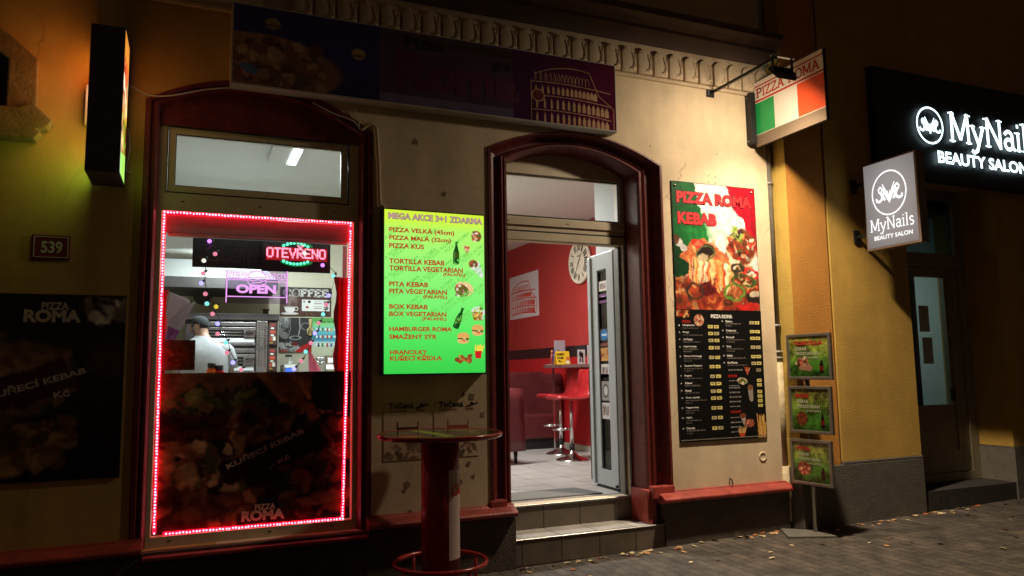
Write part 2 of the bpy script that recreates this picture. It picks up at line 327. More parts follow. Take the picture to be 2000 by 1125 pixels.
# ---------------------------------------------------------------- printed pictures: colours painted on a fine grid of faces
class Pic:
    def __init__(s, w, h, c=(255, 255, 255)):
        s.w, s.h = w, h; s.a = np.ones((h, w, 3)) * np.array(c, float); y, x = np.mgrid[0:h, 0:w]
        s.x = (x + .5) / w; s.y = (y + .5) / h; s.asp = w / h
    def mix(s, m, c):
        m = np.clip(m, 0, 1)[..., None]; s.a = s.a * (1 - m) + np.array(c, float) * m; return s
    def vgrad(s, stops):
        ys = [q[0] for q in stops]
        for k in range(3): s.a[..., k] = np.interp(s.y, ys, [q[1][k] for q in stops])
        return s
    def ell(s, cx, cy, rx, ry, c, rot=0, op=1.0, soft=.12):
        dx = (s.x - cx); dy = (s.y - cy) / s.asp; a = math.radians(rot)
        u = (dx * math.cos(a) + dy * math.sin(a)) / rx; v = (-dx * math.sin(a) + dy * math.cos(a)) / (ry / s.asp)
        r = np.sqrt(u * u + v * v); return s.mix(np.clip((1 - r) / soft + .5, 0, 1) * op, c)
    def ring(s, cx, cy, rx, ry, wd, c, op=1.0):
        r = np.sqrt(((s.x - cx) / rx) ** 2 + ((s.y - cy) / ry) ** 2); return s.mix(np.clip((wd - np.abs(r - 1)) / (wd * .5), 0, 1) * op, c)
    def inside(s, pts):
        m = np.zeros(s.x.shape, bool); n = len(pts)
        for i in range(n):
            (x1, y1), (x2, y2) = pts[i], pts[(i + 1) % n]
            if y1 == y2: continue
            c = ((s.y >= min(y1, y2)) & (s.y < max(y1, y2))); xi = x1 + (s.y - y1) * (x2 - x1) / (y2 - y1); m ^= c & (s.x < xi)
        return m
    def poly(s, pts, c, op=1.0): return s.mix(s.inside(pts) * op, c)
    def line(s, pts, wd, c, op=1.0):
        m = np.zeros(s.x.shape)
        for (x1, y1), (x2, y2) in zip(pts[:-1], pts[1:]):
            ax, ay = x2 - x1, (y2 - y1) / s.asp; px, py = s.x - x1, (s.y - y1) / s.asp
            t = np.clip((px * ax + py * ay) / (ax * ax + ay * ay + 1e-12), 0, 1); d = np.hypot(px - t * ax, py - t * ay)
            m = np.maximum(m, np.clip((wd - d) / (.6 / s.w) + .5, 0, 1))
        return s.mix(m * op, c)
    def noise(s, sc, amp, seed=0, sx=1.0):
        rg = np.random.RandomState(seed); tot = np.zeros(s.x.shape); am = 1.0
        for o in range(4):
            gw, gh = max(2, int(sc * sx * 2 ** o)), max(2, int(sc / s.asp * 2 ** o)); g = rg.rand(gh + 2, gw + 2)
            fx = s.x * gw; fy = s.y * gh; ix = fx.astype(int); iy = fy.astype(int); tx = fx - ix; ty = fy - iy
            tot += am * ((g[iy, ix] * (1 - tx) + g[iy, ix + 1] * tx) * (1 - ty) + (g[iy + 1, ix] * (1 - tx) + g[iy + 1, ix + 1] * tx) * ty - .5); am *= .6
        s.a = np.clip(s.a * (1 + amp * tot[..., None]), 0, 255); return s
    def blobs(s, n, x0, x1, y0, y1, r0, r1, cols, seed, el=2.0, op=.9, within=None):
        rg = random.Random(seed)
        for i in range(n):
            cx, cy = rg.uniform(x0, x1), rg.uniform(y0, y1)
            if within and ((cx - within[0]) / within[2]) ** 2 + ((cy - within[1]) / within[3]) ** 2 > 1: continue
            r = rg.uniform(r0, r1); c = rg.choice(cols); k = rg.uniform(.75, 1.15)
            s.ell(cx, cy, r, r * s.asp / rg.uniform(1, el), [q * k for q in c], rg.uniform(0, 180), op, .25)
        return s
    def warp(s, sc, amp, seed=0):
        """push the picture about with smooth noise, so that outlines become irregular"""
        rg = np.random.RandomState(seed); off = []
        for q in range(2):
            tot = np.zeros(s.x.shape); am = 1.0
            for o in range(3):
                gw, gh = max(2, int(sc * 2 ** o)), max(2, int(sc / s.asp * 2 ** o)); g = rg.rand(gh + 2, gw + 2); fx, fy = s.x * gw, s.y * gh; ix, iy = fx.astype(int), fy.astype(int); tx, ty = fx - ix, fy - iy; tx = tx * tx * (3 - 2 * tx); ty = ty * ty * (3 - 2 * ty)
                tot += am * ((g[iy, ix] * (1 - tx) + g[iy, ix + 1] * tx) * (1 - ty) + (g[iy + 1, ix] * (1 - tx) + g[iy + 1, ix + 1] * tx) * ty - .5); am *= .55
            off.append(tot)
        X = np.clip(((s.x + amp * off[0]) * s.w).astype(int), 0, s.w - 1); Y = np.clip(((s.y + amp * off[1] * s.asp) * s.h).astype(int), 0, s.h - 1); s.a = s.a[Y, X]; return s
    def blur(s, n=1):
        for _ in range(n):
            p = np.pad(s.a, ((1, 1), (1, 1), (0, 0)), 'edge'); s.a = (p[:-2, 1:-1] + p[2:, 1:-1] + p[1:-1, :-2] + p[1:-1, 2:] + 2 * p[1:-1, 1:-1]) / 6
        return s
    def build(s, name, fr, material, parent=None, d=0.0):
        """the picture as a sheet on frame fr"""
        h, w = s.h, s.w
        U = np.arange(w + 1) / w; Vv = np.arange(h + 1) / h
        P = (np.array(fr.o)[None, None] + np.array(fr.u)[None, None] * U[None, :, None] + np.array(fr.v)[None, None] * Vv[:, None, None] + np.array(fr.n) * d).reshape(-1, 3)
        i = np.arange(h * w); r, c = i // w, i % w; a = r * (w + 1) + c
        F = np.stack([a, a + w + 1, a + w + 2, a + 1], 1)
        me = bpy.data.meshes.new(name); me.vertices.add(len(P)); me.vertices.foreach_set('co', P.ravel())
        me.loops.add(len(F) * 4); me.loops.foreach_set('vertex_index', F.ravel()); me.polygons.add(len(F))
        me.polygons.foreach_set('loop_start', np.arange(len(F)) * 4); me.update(calc_edges=True)
        at_ = me.color_attributes.new('Col', 'FLOAT_COLOR', 'CORNER'); q = np.clip(s.a, 0, 255) / 255
        q = np.where(q <= .04045, q / 12.92, ((q + .055) / 1.055) ** 2.4).reshape(-1, 3)
        cols = np.ones((len(F), 4, 4)); cols[:, :, :3] = q[:, None, :]; at_.data.foreach_set('color', cols.ravel())
        return link(name, me, material, parent)
PRINT = mat('printed_sheet', rough=.42, vcol=True, spec=.4)
GLOSSP = mat('glossy_print', rough=.16, vcol=True, spec=.5)
LITP = mat('backlit_print', vcol=True, emit=1.0, rough=.3)
# ================================================================ ground
def gz(x): return 0.0172 * (x - 2.44) - 0.012
PAVE = brickmat('concrete_pavers', (.074, .056, .041), (.044, .035, .027), (.014, .011, .008), .20, .10, .005, 'YX', .78, .6, var=.55)
b = MB(); xs = [-60, -8, 0, 4, 8, 14, 90]
b.grid([[(x, y, gz(max(-10, min(16, x))) - .006 * max(0, -y)) for x in xs] for y in (-40, -6, -1, .02)], smooth=False)
tag(b.build('pavement', PAVE), 'dark concrete paver pavement in front of the two shops', 'pavement', kind='structure')
# ================================================================ pizzeria building
CREAM = mat('cream_plaster', (.68, .53, .34), .85, var=.15, scale=2.4, bump=.16, bscale=70)
ORANGE = mat('red_paint', (.15, .019, .016), .45, var=.38, scale=16, bump=.25, bscale=28)
LEDGE = mat('ledge_red_paint', (.30, .045, .032), .42, var=.25, scale=14, bump=.3, bscale=40)
weather(CREAM, .13, .35, (.36, .27, .17), .73); weather(ORANGE, .25, 0, (.26, .17, .12), .69); weather(LEDGE, .25, 0, (.20, .12, .09), .70)
DARKB = mat('plinth_brown', (.075, .056, .042), .75, var=.35, scale=7, bump=.5, bscale=60)
TRIM = mat('stucco_trim', (.60, .47, .31), .85, var=.14, scale=10, bump=.3, bscale=60)
CORN = mat('cornice_plaster', (.10, .06, .042), .85, var=.25, scale=6, bump=.3, bscale=50)
PVC = mat('cream_frame', (.62, .52, .36), .45, var=.12, scale=4)
WPVC = mat('white_frame', (.41, .455, .485), .35, var=.06, scale=5)
GASKET = mat('gasket', (.012, .012, .012), .6)
GLASS = glass('window_glass', (.97, .99, .98), .07)
TRANSG = glass('transom_glass', (.93, .95, .95), .06)
B = thing('pizzeria_building', 'cream plastered pizzeria shopfront with red window and door surrounds and scalloped frieze', 'building', (2.5, 0, 0))
def arc_top(x0, x1, zs0, zs1, crown, n=18):
    """segmental arch from (x1, zs1) back to (x0, zs0)"""
    out = []
    for i in range(n + 1):
        t = i / n; base = zs1 + (zs0 - zs1) * t; out.append((x1 + (x0 - x1) * t, base + (crown - (zs0 + zs1) / 2) * (1 - (2 * t - 1) ** 2)))
    return out
DOORH = [(2.29, .20)] + [(4.01, .20)] + arc_top(2.29, 4.01, 3.47, 3.47, 3.69)
WINH = [(-.33, .40)] + [(1.27, .40)] + arc_top(-.33, 1.27, 3.55, 3.48, 3.765)
OLDOC = mat('old_ochre_plaster', (.50, .31, .085), .88, var=.16, scale=2.2, bump=.16, bscale=70)
weather(OLDOC, .16, .3, (.25, .15, .06), .74)
XS = .2                                                       # the paint changes from ochre to cream behind the fascia sign
def cutx(h, keep_right):
    out = []; n = len(h)
    for i in range(n):
        p, q = h[i], h[(i + 1) % n]; ip, iq = (p[0] >= XS) == keep_right, (q[0] >= XS) == keep_right
        if ip: out.append(p)
        if ip != iq: s = (XS - p[0]) / (q[0] - p[0]); out.append((XS, p[1] + (q[1] - p[1]) * s))
    return out
wl = cutx(WINH, False); wr = cutx(WINH, True)
zlo = .40; zhi = max(p[1] for p in wl if abs(p[0] - XS) < 1e-6)
lft = [p for p in wl if abs(p[0] - XS) > 1e-6]; rgt = [p for p in wr if abs(p[0] - XS) > 1e-6]
b = MB(); b.front([(-6, -.3), (XS, -.3), (XS, zlo), (-.33, zlo)] + sorted([p for p in lft if p[1] > 1], key=lambda p: p[0]) + [(XS, zhi), (XS, 7.5), (-6, 7.5)], 0, .45); b.build('wall', OLDOC, B)
b = MB(); b.front([(XS, -.3), (5.30, -.3), (5.30, 7.5), (XS, 7.5), (XS, zhi)] + sorted([p for p in rgt if p[1] > 1], key=lambda p: p[0]) + [(1.27, zlo), (XS, zlo)], 0, .45, [DOORH]); b.build('wall', CREAM, B)
# wall repairs and chips in the plaster between window and door
CHIP = mat('chipped_plaster', (.22, .165, .10), .95, var=.3, scale=30)
rg = random.Random(3)
def chip(x, z, r, n=9, y=0.0):
    b = MB(); pts = [(x + r * rg.uniform(.45, 1) * math.cos(2 * math.pi * i / n), z + r * 1.2 * rg.uniform(.45, 1) * math.sin(2 * math.pi * i / n)) for i in range(n)]
    b.front(pts, y - .003, y + .002); b.build('plaster_chip', CHIP, B)
for px, py, r in ((812, 277, .030), (868, 378, .022), (795, 945, .030), (800, 1000, .022), (790, 958, .018), (905, 770, .020), (921, 774, .035), (942, 810, .028), (915, 905, .025), (925, 930, .020), (880, 930, .018), (900, 940, .022), (770, 640, .014), (950, 300, .012)):
    p = at(px, py, 0); chip(p.x, p.z, r)
for px, py in ((1384, 343), (1397, 346), (1384, 356), (1397, 358), (1400, 301), (1270, 285)):
    p = at(px, py, 0); chip(p.x, p.z, .009, 6)
p = at(1490, 892, 0); b = MB(); b.lathe([(.030, -.001), (.034, -.005), (.045, -.005), (.05, .001)], (p.x, 0, p.z), 20, 'y'); b.build('round_cover', TRIM, B)
p = at(1425, 935, 0); b = MB(); b.tube([(p.x, 0, p.z), (p.x, -.03, p.z), (p.x, -.045, p.z - .05)], .006); b.build('wall_tap', mat('dark_iron', (.03, .027, .025), .5, .6), B)
# moulded surrounds swept along the opening
def sweep(outline, prof):
    """outline: function inset -> list of (x, z); prof: list of (inset, y)"""
    rows = []
    for s, y in prof: rows.append([(x, y, z) for x, z in outline(s)])
    return rows
def door_outline(s): return [(2.29 + s, .42)] + list(reversed(arc_top(2.29 + s, 4.01 - s, 3.47 - .3 * s, 3.47 - .3 * s, 3.69 - .55 * s))) + [(4.01 - s, .42)]
def win_outline(s): return [(-.33 + s, .40)] + list(reversed(arc_top(-.33 + s, 1.27 - s, 3.55 - .3 * s, 3.48 - .3 * s, 3.765 - s))) + [(1.27 - s, .40)]
rb = random.Random(4)
prof = [(-.022, -.001), (-.016, -.012), (.006, -.012), (.014, .02), (.045, .075), (.085, .098), (.118, .10), (.122, .075), (.135, .062), (.15, .075), (.155, .085), (.165, .068), (.185, .07), (.197, .10), (.20, .125), (.213, .25), (.222, .46)]
b = MB(); b.grid(sweep(door_outline, prof), smooth=False); b.build('door_surround', ORANGE, B)
prof = [(-.022, -.001), (-.016, -.010), (.012, -.010), (.022, .02), (.034, .02), (.040, .005), (.055, .005), (.066, .03), (.082, .11)]
b = MB(); b.grid(sweep(win_outline, prof), smooth=False)
tymp = [(-.26, 3.44)] + [(1.22, 3.40)] + arc_top(-.29, 1.23, 3.53, 3.45, 3.72)
b.front([(-.27, 3.40), (1.21, 3.40)] + arc_top(-.27, 1.21, 3.53, 3.45, 3.72), .065, .075); b.build('window_surround', ORANGE, B)
# red ledges with sloping top and lip, dark plinth under them
def ledge(x0, x1, z=.445, d=.115, ret=None):
    b = MB(); pr = [(.02, z + .062), (-.02, z + .060), (-.028, z + .045), (-d, z + .012), (-d - .008, z), (-d - .004, z - .025), (-.055, z - .04), (.02, z - .04)]
    n = len(pr); vs = [(x0, y, zz) for y, zz in pr] + [(x1, y, zz) for y, zz in pr]
    b.add(vs, [tuple(range(n))[::-1], tuple(range(n, 2 * n))] + [(i, (i + 1) % n, n + (i + 1) % n, n + i) for i in range(n)]); b.build('ledge', LEDGE, B, bevel=.004, seg=1)
ledge(-6, -.262, .425); ledge(1.252, 2.46, .44); ledge(3.86, 5.335, .425)
b = MB(); b.box(3.80, 4.03, -.03, .05, .425, .535); b.box(3.765, 3.86, .015, .30, .20, .50); b.build('jamb_base', LEDGE, B, bevel=.012); b = MB(); b.box(2.25, 2.40, -.035, .05, .45, .535); b.build('jamb_base', LEDGE, B, bevel=.012)
def plinth(x0, x1, y=-.05): 
    b = MB(); b.box(x0, x1, y, .2, -.2, .395); b.build('plinth', DARKB, B)
plinth(-6, 1.25); plinth(1.251, 2.46, -.055); plinth(3.90, 5.315)
TILE = brickmat('step_tiles', (.125, .095, .070), (.112, .086, .064), (.035, .028, .022), .36, .60, .006, 'XZ', .45, .2, 0, .2)
b = MB(); b.box(2.455, 3.905, -.035, .31, -.2, .203); b.box(2.455, 3.86, .31, .45, -.1, .398)
b.build('doorstep', TILE, B, bevel=.004, seg=1)
TREAD = brickmat('lit_tread_tiles', (.36, .335, .30), (.33, .31, .28), (.10, .09, .08), .36, .60, .006, 'XY', .4, .1, 0, .2)  # lighter than the step tiles: room light on the tread put into the colour
b = MB(); b.box(2.457, 3.903, -.015, .309, .2035, .2075); b.build('tread', TREAD, B)
NOSE = mat('metal_nosing', (.36, .34, .32), .4, .8)
b = MB(); b.box(2.456, 3.904, -.042, -.016, .200, .211); b.box(2.46, 3.80, .295, .46, .399, .418); b.build('step_edge', NOSE, B, bevel=.003, seg=1)
# frieze of scallops under the cornice
b = MB(); b.box(-6, 5.28, -.006, .01, 4.315, 4.66); b.box(-6, 5.29, -.03, .01, 4.296, 4.318); b.build('frieze_band', TRIM, B)
def scallop(first=[None]):
    b = MB(); W = .075; H = .165
    pts = [(-W, 0), (W, 0)] + [(W * math.cos(math.pi * i / 12), H + W * 1.05 * math.sin(math.pi * i / 12)) for i in range(13)]
    b.prism(pts, lambda a, c, d: (a, -d, c), -.004, .042)
    p2 = [(-W + .006, .01), (W * .30, .01), (W * .30, H * .8)] + [(-W * .32 + .98 * W * .64 * math.cos(math.pi * i / 10), H - .01 + W * .9 * math.sin(math.pi * i / 10)) for i in range(11)]
    rows = []
    for k in range(9):
        z = .008 + (H + W * .86) * k / 8; zz = max(0, z - H) / (W * .92); hw = W * .66 * math.sqrt(max(0.0, 1 - zz * zz)); d = .041 + .004 * math.sin(math.pi * min(1, k / 8) * .9 + .25)
        rows.append([(-W * .30 + hw * u, -(d + .005 * (1 - u * u)), z) for u in (-1, -.6, -.2, .2, .6, 1)])
    b.grid(rows); b.grid([[(q[0], -.038, q[2]) for q in (r[0],)] + [r[0]] for r in rows]); b.grid([[r[-1], (r[-1][0], -.038, r[-1][2])] for r in rows])
    arc = [(W * .56 + .012 * math.sin(i * .5), -.044, .055 + (H - .03) * i / 9) for i in range(10)]; b.tube(arc, .009, 6)
    b.tube([(W * .86, -.042, .03 + (H) * i / 9) for i in range(10)], .008, 6)
    b.ball((W * .50, -.048, .036), .026, 8, 6, (1.2, .6, .6)); b.ball((W * .10, -.044, .026), .014, 8, 6, (1.4, .6, .7))
    return b.mesh('scallop')
sm = scallop(); sm.materials.append(TRIM)
for i in range(27):
    o = bpy.data.objects.new('scallop', sm); COL.objects.link(o); o.parent = B; o.matrix_parent_inverse = wm(B).inverted()
    o.location = (.72 + .1747 * i, -.006, 4.335)
b = MB(); pr = [(.01, 4.64), (-.035, 4.64), (-.045, 4.665), (-.06, 4.672), (-.075, 4.70), (-.12, 4.73), (-.14, 4.735), (-.145, 4.765), (-.20, 4.80), (-.25, 4.815), (-.265, 4.82), (-.27, 4.88), (-.10, 4.93), (.01, 4.94)]
n = len(pr); vs = [(x, y, z) for x in (-6, 5.36) for y, z in pr]
b.add(vs, [tuple(range(n))[::-1], tuple(range(n, 2 * n))] + [(i, (i + 1) % n, n + (i + 1) % n, n + i) for i in range(n)]); b.build('cornice', CORN, B)
# stone surround of the next window, at the left edge
STONE = mat('ochre_stone', (.25, .16, .065), .85, var=.25, scale=12, bump=.4, bscale=40)
b = MB()
op = [(-2.3, 3.28), (-1.20, 3.28), (-1.20, 3.72), (-1.42, 3.90), (-2.3, 3.90)]
b.front([(-2.4, 3.26), (-1.00, 3.34), (-1.01, 3.72), (-1.25, 3.93), (-1.45, 4.05), (-2.4, 4.05)], -.07, 0.0, [[(-2.2, 3.30), (-1.18, 3.34), (-1.18, 3.70), (-1.40, 3.86), (-2.2, 3.86)]])
b.front([(-2.4, 3.14), (-1.0, 3.15), (-.965, 3.20), (-.99, 3.225), (-.935, 3.235), (-.90, 3.29), (-1.02, 3.405), (-1.10, 3.36), (-2.4, 3.32)], -.12, 0.0); b.build('window_moulding', STONE, B, bevel=.012)
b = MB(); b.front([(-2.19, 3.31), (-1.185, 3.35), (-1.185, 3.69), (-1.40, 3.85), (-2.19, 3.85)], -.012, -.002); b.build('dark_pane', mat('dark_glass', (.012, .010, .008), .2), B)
# ---- shop window
FR = .085; F1 = .17
def ring(b, x0, x1, z0, z1, t, y0, y1, tl=None):
    b.front([(x0, z0), (x1, z0), (x1, z1), (x0, z1)], y0, y1, [[(x0 + t, z0 + t), (x1 - t, z0 + t), (x1 - t, z1 - t), (x0 + t, z1 - t)]])
b = MB(); b.front([(-.268, .375), (1.222, .375), (1.222, 3.47), (-.268, 3.535)], FR, F1, [[(-.222, .470), (1.158, .470), (1.158, 2.768), (-.222, 2.768)], [(-.20, 2.905), (1.115, 2.905), (1.115, 3.400), (-.20, 3.400)]])
sw = b.build('shop_window', PVC, B, bevel=.004, seg=1)
b = MB(); ring(b, -.196, 1.111, 2.909, 3.396, .050, FR + .012, F1 - .01); b.build('transom_sash', PVC, sw, bevel=.006)
for x0, x1, z0, z1 in ((-.205, 1.118, 2.902, 3.404),):
    b = MB(); ring(b, x0, x1, z0, z1, .007, FR - .002, FR + .01); b.build('sash_gap', GASKET, sw)
b = MB(); ring(b, -.148, 1.063, 2.957, 3.348, .006, FR + .014, FR + .03); b.build('gasket', GASKET, sw)
b = MB(); b.box(-.146, 1.061, FR + .022, FR + .032, 2.959, 3.346); b.build('pane', TRANSG, sw)
b = MB(); b.box(-.2225, 1.1585, FR + .05, FR + .06, .4695, 2.7685); b.build('pane', GLASS, sw)
b = MB()
for x in (-.10, .44, .99): b.box(x, x + .026, FR - .0015, FR + .002, 2.835, 2.842)
for x in (-.12, .55, 1.0): b.box(x, x + .03, FR - .0015, FR + .002, .432, .439)
b.build('drain_slot', GASKET, sw)
b = MB(); b.box(-.262, 1.25, -.125, .09, .352, .378); b.build('window_sill', LEDGE, B, bevel=.006)
# ---- door frame, transom, open leaf
YD = .31
b = MB(); b.front([(2.48, .41), (3.82, .41), (3.82, 3.52), (3.5, 3.62), (2.9, 3.62), (2.48, 3.52)], YD, YD + .10, [[(2.535, .42), (3.767, .42), (3.767, 2.745), (2.535, 2.745)], [(2.535, 2.966), (3.748, 2.966), (3.748, 3.363), (2.535, 3.363)]])
df = b.build('door_frame', PVC, B, bevel=.004, seg=1)
b = MB(); ring(b, 2.537, 3.746, 2.968, 3.361, .012, YD + .008, YD + .02); b.build('gasket', GASKET, df)
b = MB(); b.box(2.537, 3.746, YD + .022, YD + .03, 2.968, 3.361); b.build('pane', TRANSG, df)
b = MB(); b.box(2.48, 3.79, YD - .018, YD - .001, 2.884, 2.958); b.box(2.48, 3.79, YD - .012, YD - .001, 2.750, 2.824); b.build('lintel_bar', PVC, df, bevel=.004, seg=1)
b = MB(); b.box(2.48, 3.79, YD - .006, YD, 2.828, 2.840)
for x in (2.56, 3.16, 3.75): b.box(x, x + .03, YD - .0205, YD - .0175, 2.915, 2.922)
b.build('drain_slot', GASKET, df)
GREYF = mat('grey_gasket_frame', (.16, .155, .14), .5, var=.2, scale=10)
b = MB(); b.box(3.755, 3.80, YD + .101, YD + .15, .42, 2.744); b.box(3.735, 3.766, YD + .03, YD + .10, .42, 2.744); b.build('rebate', GREYF, df, bevel=.006)
b = MB(); b.box(3.767, 3.782, YD - .012, YD - .001, .42, 2.749); b.build('jamb_edge', WPVC, df)
L0, L1, Z0, Z1 = .50, .965, .445, 2.742; LX = 3.80
fn = lambda a, c, d: (LX + d + (a - .5) * .03, a, c)
b = MB(); b.prism([(L0, Z0), (L1, Z0), (L1, Z1), (L0, Z1)], fn, -.035, .035, [[(L0 + .14, Z0 + .155), (L1 - .135, Z0 + .155), (L1 - .135, Z1 - .17), (L0 + .14, Z1 - .17)]])
door = b.build('door_leaf', WPVC, B, bevel=.008)
b = MB(); b.prism([(L0 + .135, Z0 + .15), (L1 - .13, Z0 + .15), (L1 - .13, Z1 - .165), (L0 + .135, Z1 - .165)], fn, -.012, .006); b.build('pane', glass('door_glass', (.30, .29, .28), .12), door)
b = MB(); b.prism([(L0 + .136, Z0 + .15), (L1 - .131, Z0 + .15), (L1 - .131, Z1 - .165), (L0 + .136, Z1 - .165)], fn, -.020, -.013, [[(L0 + .15, Z0 + .17), (L1 - .145, Z0 + .17), (L1 - .145, Z1 - .185), (L0 + .15, Z1 - .185)]]); b.build('gasket', GASKET, door)
b = MB(); b.prism([(L1 - .018, Z0 + .004), (L1 + .045, Z0 + .004), (L1 + .045, Z1 - .02), (L1 - .018, Z1 - .02)], fn, -.055, -.030); b.build('meeting_strip', WPVC, door, bevel=.008)
b = MB(); b.prism([(L0 + .02, Z0 - .006), (L1 - .01, Z0 - .006), (L1 - .01, Z0 - .03), (L0 + .02, Z0 - .03)], fn, -.03, .02); b.build('draught_strip', GASKET, door)
b = MB(); b.prism([(L0 + .04, .455), (L0 + .01, .455), (L0 + .01, .48), (L0 + .04, .48)], fn, -.05, -.034); b.build('hinge', GASKET, door)
STK = [(2.46, .10, (225, 220, 215)), (2.33, .09, (110, 50, 120)), (2.30, .035, (60, 60, 60)), (1.98, .12, (30, 120, 190)), (1.84, .035, (120, 60, 60)), (1.79, .13, (205, 150, 90)), (1.63, .13, (215, 215, 215)), (1.53, .03, (150, 160, 60)), (1.46, .19, (150, 150, 150)), (1.25, .16, (205, 205, 205))]
for k, (z, h, c) in enumerate(STK):
    P = Pic(24, max(8, int(24 * h / .17)), c); rgk = random.Random(k)
    if k == 3:
        P = Pic(30, 24, (60, 45, 40)); P.ell(.5, .5, .48, .46, c); P.poly([(.2, .4), (.8, .4), (.8, .58), (.2, .58)], (215, 230, 240))
    elif k in (0, 6, 9):
        for q in range(5): P.poly([(.1 + .16 * q, .2 + .1 * (q % 2)), (.2 + .16 * q, .2), (.2 + .15 * q, .8), (.12 + .15 * q, .75)], (25, 25, 28) if q % 2 else (120, 30, 40))
    elif k == 5: P.blobs(14, 0, 1, .3, 1, .06, .16, [(200, 120, 50), (170, 60, 40), (225, 190, 120)], 5)
    elif k == 8: P.ell(.5, .5, .3, .3, (200, 200, 200)); P.ring(.5, .5, .3, .3, .2, (60, 60, 60))
    elif k == 1: P.line([(.2, .4), (.8, .4)], .06, (230, 200, 230)); P.line([(.3, .6), (.7, .6)], .05, (230, 200, 230))
    xx = LX + (L0 - .35) * .0 - .0185
    fr = Frame((LX + (.66 - .5) * .03 - .0165, L0 + .315, z), (0, -.155, 0), (0, 0, -h), (-1, 0, 0))
    P.build('sticker', fr, PRINT, door)
# ---- rooms behind the glass
KWALL = mat('kitchen_wall', (.50, .47, .36), .7, var=.08, scale=3)
WHITEC = mat('white_ceiling', (.72, .73, .72), .8, var=.04, scale=2)
REDW = mat('red_wall', (.38, .034, .030), .55, var=.08, scale=5, bump=.15, bscale=70)
FT = brickmat('floor_tiles', (.47, .455, .43), (.44, .425, .40), (.19, .18, .17), .42, .42, .006, 'XY', .3, .1, 0, .12)
b = MB(); b.box(2.25, 5.4, .455, 7.4, .30, .42); b.build('dining_floor', FT, B)
b = MB(); b.box(-1.2, 2.1, .455, 3.5, .30, .42); b.build('kitchen_floor', FT, B)
b = MB(); b.box(2.25, 5.4, .455, 7.4, 3.74, 3.84); b.box(-1.2, 2.1, .455, 3.5, 3.70, 3.84); b.build('ceiling', WHITEC, B)
b = MB(); b.box(5.24, 5.4, .96, 7.4, .42, 3.739); b.box(2.25, 5.239, 7.25, 7.4, .42, 3.739); b.build('dining_wall', REDW, B)
b = MB(); b.box(3.842, 3.90, .455, .95, .421, 3.73); b.box(3.901, 5.39, .451, .95, .421, 3.738); b.build('reveal_wall', mat('white_wall', (.52, .56, .58), .6), B)
b = MB(); b.box(2.10, 2.25, .452, 7.39, .421, 3.738); b.build('partition_wall', KWALL, B)
b = MB(); b.box(-1.2, 2.09, 3.30, 3.5, .421, 3.699); b.box(-1.2, -1.0, .452, 3.299, .421, 3.699); b.build('kitchen_wall', KWALL, B)
b = MB(); b.box(5.228, 5.2405, .97, 7.24, 1.775, 1.935); b.build('dado_stripe', mat('black_dado', (.014, .012, .012), .35), B)
b = MB(); b.box(5.234, 5.2405, .97, 7.24, .505, 1.774); b.build('lower_panel', mat('glossy_red_panel', (.46, .016, .020), .35), B)
b = MB(); b.box(5.225, 5.2405, .97, 7.24, .4205, .50); b.build('skirting_tiles', mat('skirting', (.42, .38, .33), .4, var=.1), B)
# ================================================================ salon building
OCH = mat('ochre_plaster', (.50, .30, .055), .9, var=.10, scale=4, bump=.9, bscale=120)
OCH2 = mat('orange_plaster', (.52, .22, .032), .9, var=.10, scale=4, bump=.9, bscale=120)
OCH3 = mat('yellow_ochre_plaster', (.54, .36, .075), .9, var=.12, scale=5, bump=.9, bscale=120)
for m_ in (OCH, OCH2, OCH3): weather(m_, .12, 0, (.20, .11, .04), .76)
GREYP = mat('grey_plinth', (.105, .090, .072), .85, var=.2, scale=10, bump=.6, bscale=90)
DKF = mat('brown_door_frame', (.22, .18, .11), .5, var=.15, scale=5)
N = thing('salon_building', 'ochre and orange plastered beauty salon building with grey base and recessed glass door', 'building', (7.0, 0, 0))
b = MB(); b.box(5.385, 5.872, -.17, .6, .62, 9); b.build('orange_wall', OCH2, N)
b = MB(); b.box(5.38, 5.384, -.168, .6, .3, 9); b.build('return_wall', OCH3, N)
b = MB(); b.box(5.905, 6.99, -.17, .6, .645, 9); b.box(8.44, 11.5, -.17, .6, .655, 9); b.build('ochre_wall', OCH, N)
b = MB(); b.box(5.8725, 5.9045, -.12, .6, .62, 9); b.build('wall_groove', mat('groove_dark', (.03, .02, .012), .9), N)
b = MB(); b.box(5.36, 6.998, -.185, .6, -.1, .615); b.box(5.90, 6.997, -.184, .5, .6155, .642); b.box(8.43, 11.5, -.185, .6, -.1, .635); b.box(8.432, 11.5, -.184, .6, .6355, .65); b.build('plinth', GREYP, N, bevel=.006)
b = MB(); b.box(6.985, 8.445, -.169, .62, 3.62, 9); b.build('lintel_wall', OCH, N)
b = MB(); b.box(6.9985, 8.4295, -.17, .32, -.1, .27); b.build('doorstep', mat('salon_step', (.03, .026, .022), .7, var=.3, scale=12, bump=.4), N)
YS = .22
b = MB(); b.front([(6.995, .27), (8.43, .27), (8.43, 3.62), (6.995, 3.62)], YS, YS + .1, [[(7.35, .36), (8.30, .36), (8.30, 2.70), (7.35, 2.70)], [(7.40, 2.86), (8.28, 2.86), (8.28, 3.50), (7.40, 3.50)]])
sd = b.build('salon_door', DKF, N, bevel=.004, seg=1)
b = MB(); b.front([(7.355, .365), (8.295, .365), (8.295, 2.695), (7.355, 2.695)], YS + .02, YS + .08, [[(7.455, 1.12), (8.065, 1.12), (8.065, 2.585), (7.455, 2.585)]]); b.box(8.10, 8.12, YS + .002, YS + .02, .6, 2.64); b.build('leaf', DKF, sd, bevel=.006)
b = MB(); b.box(7.456, 8.064, YS + .04, YS + .05, 1.121, 2.584); b.build('pane', glass('salon_glass', (.74, .82, .81), .05), sd)
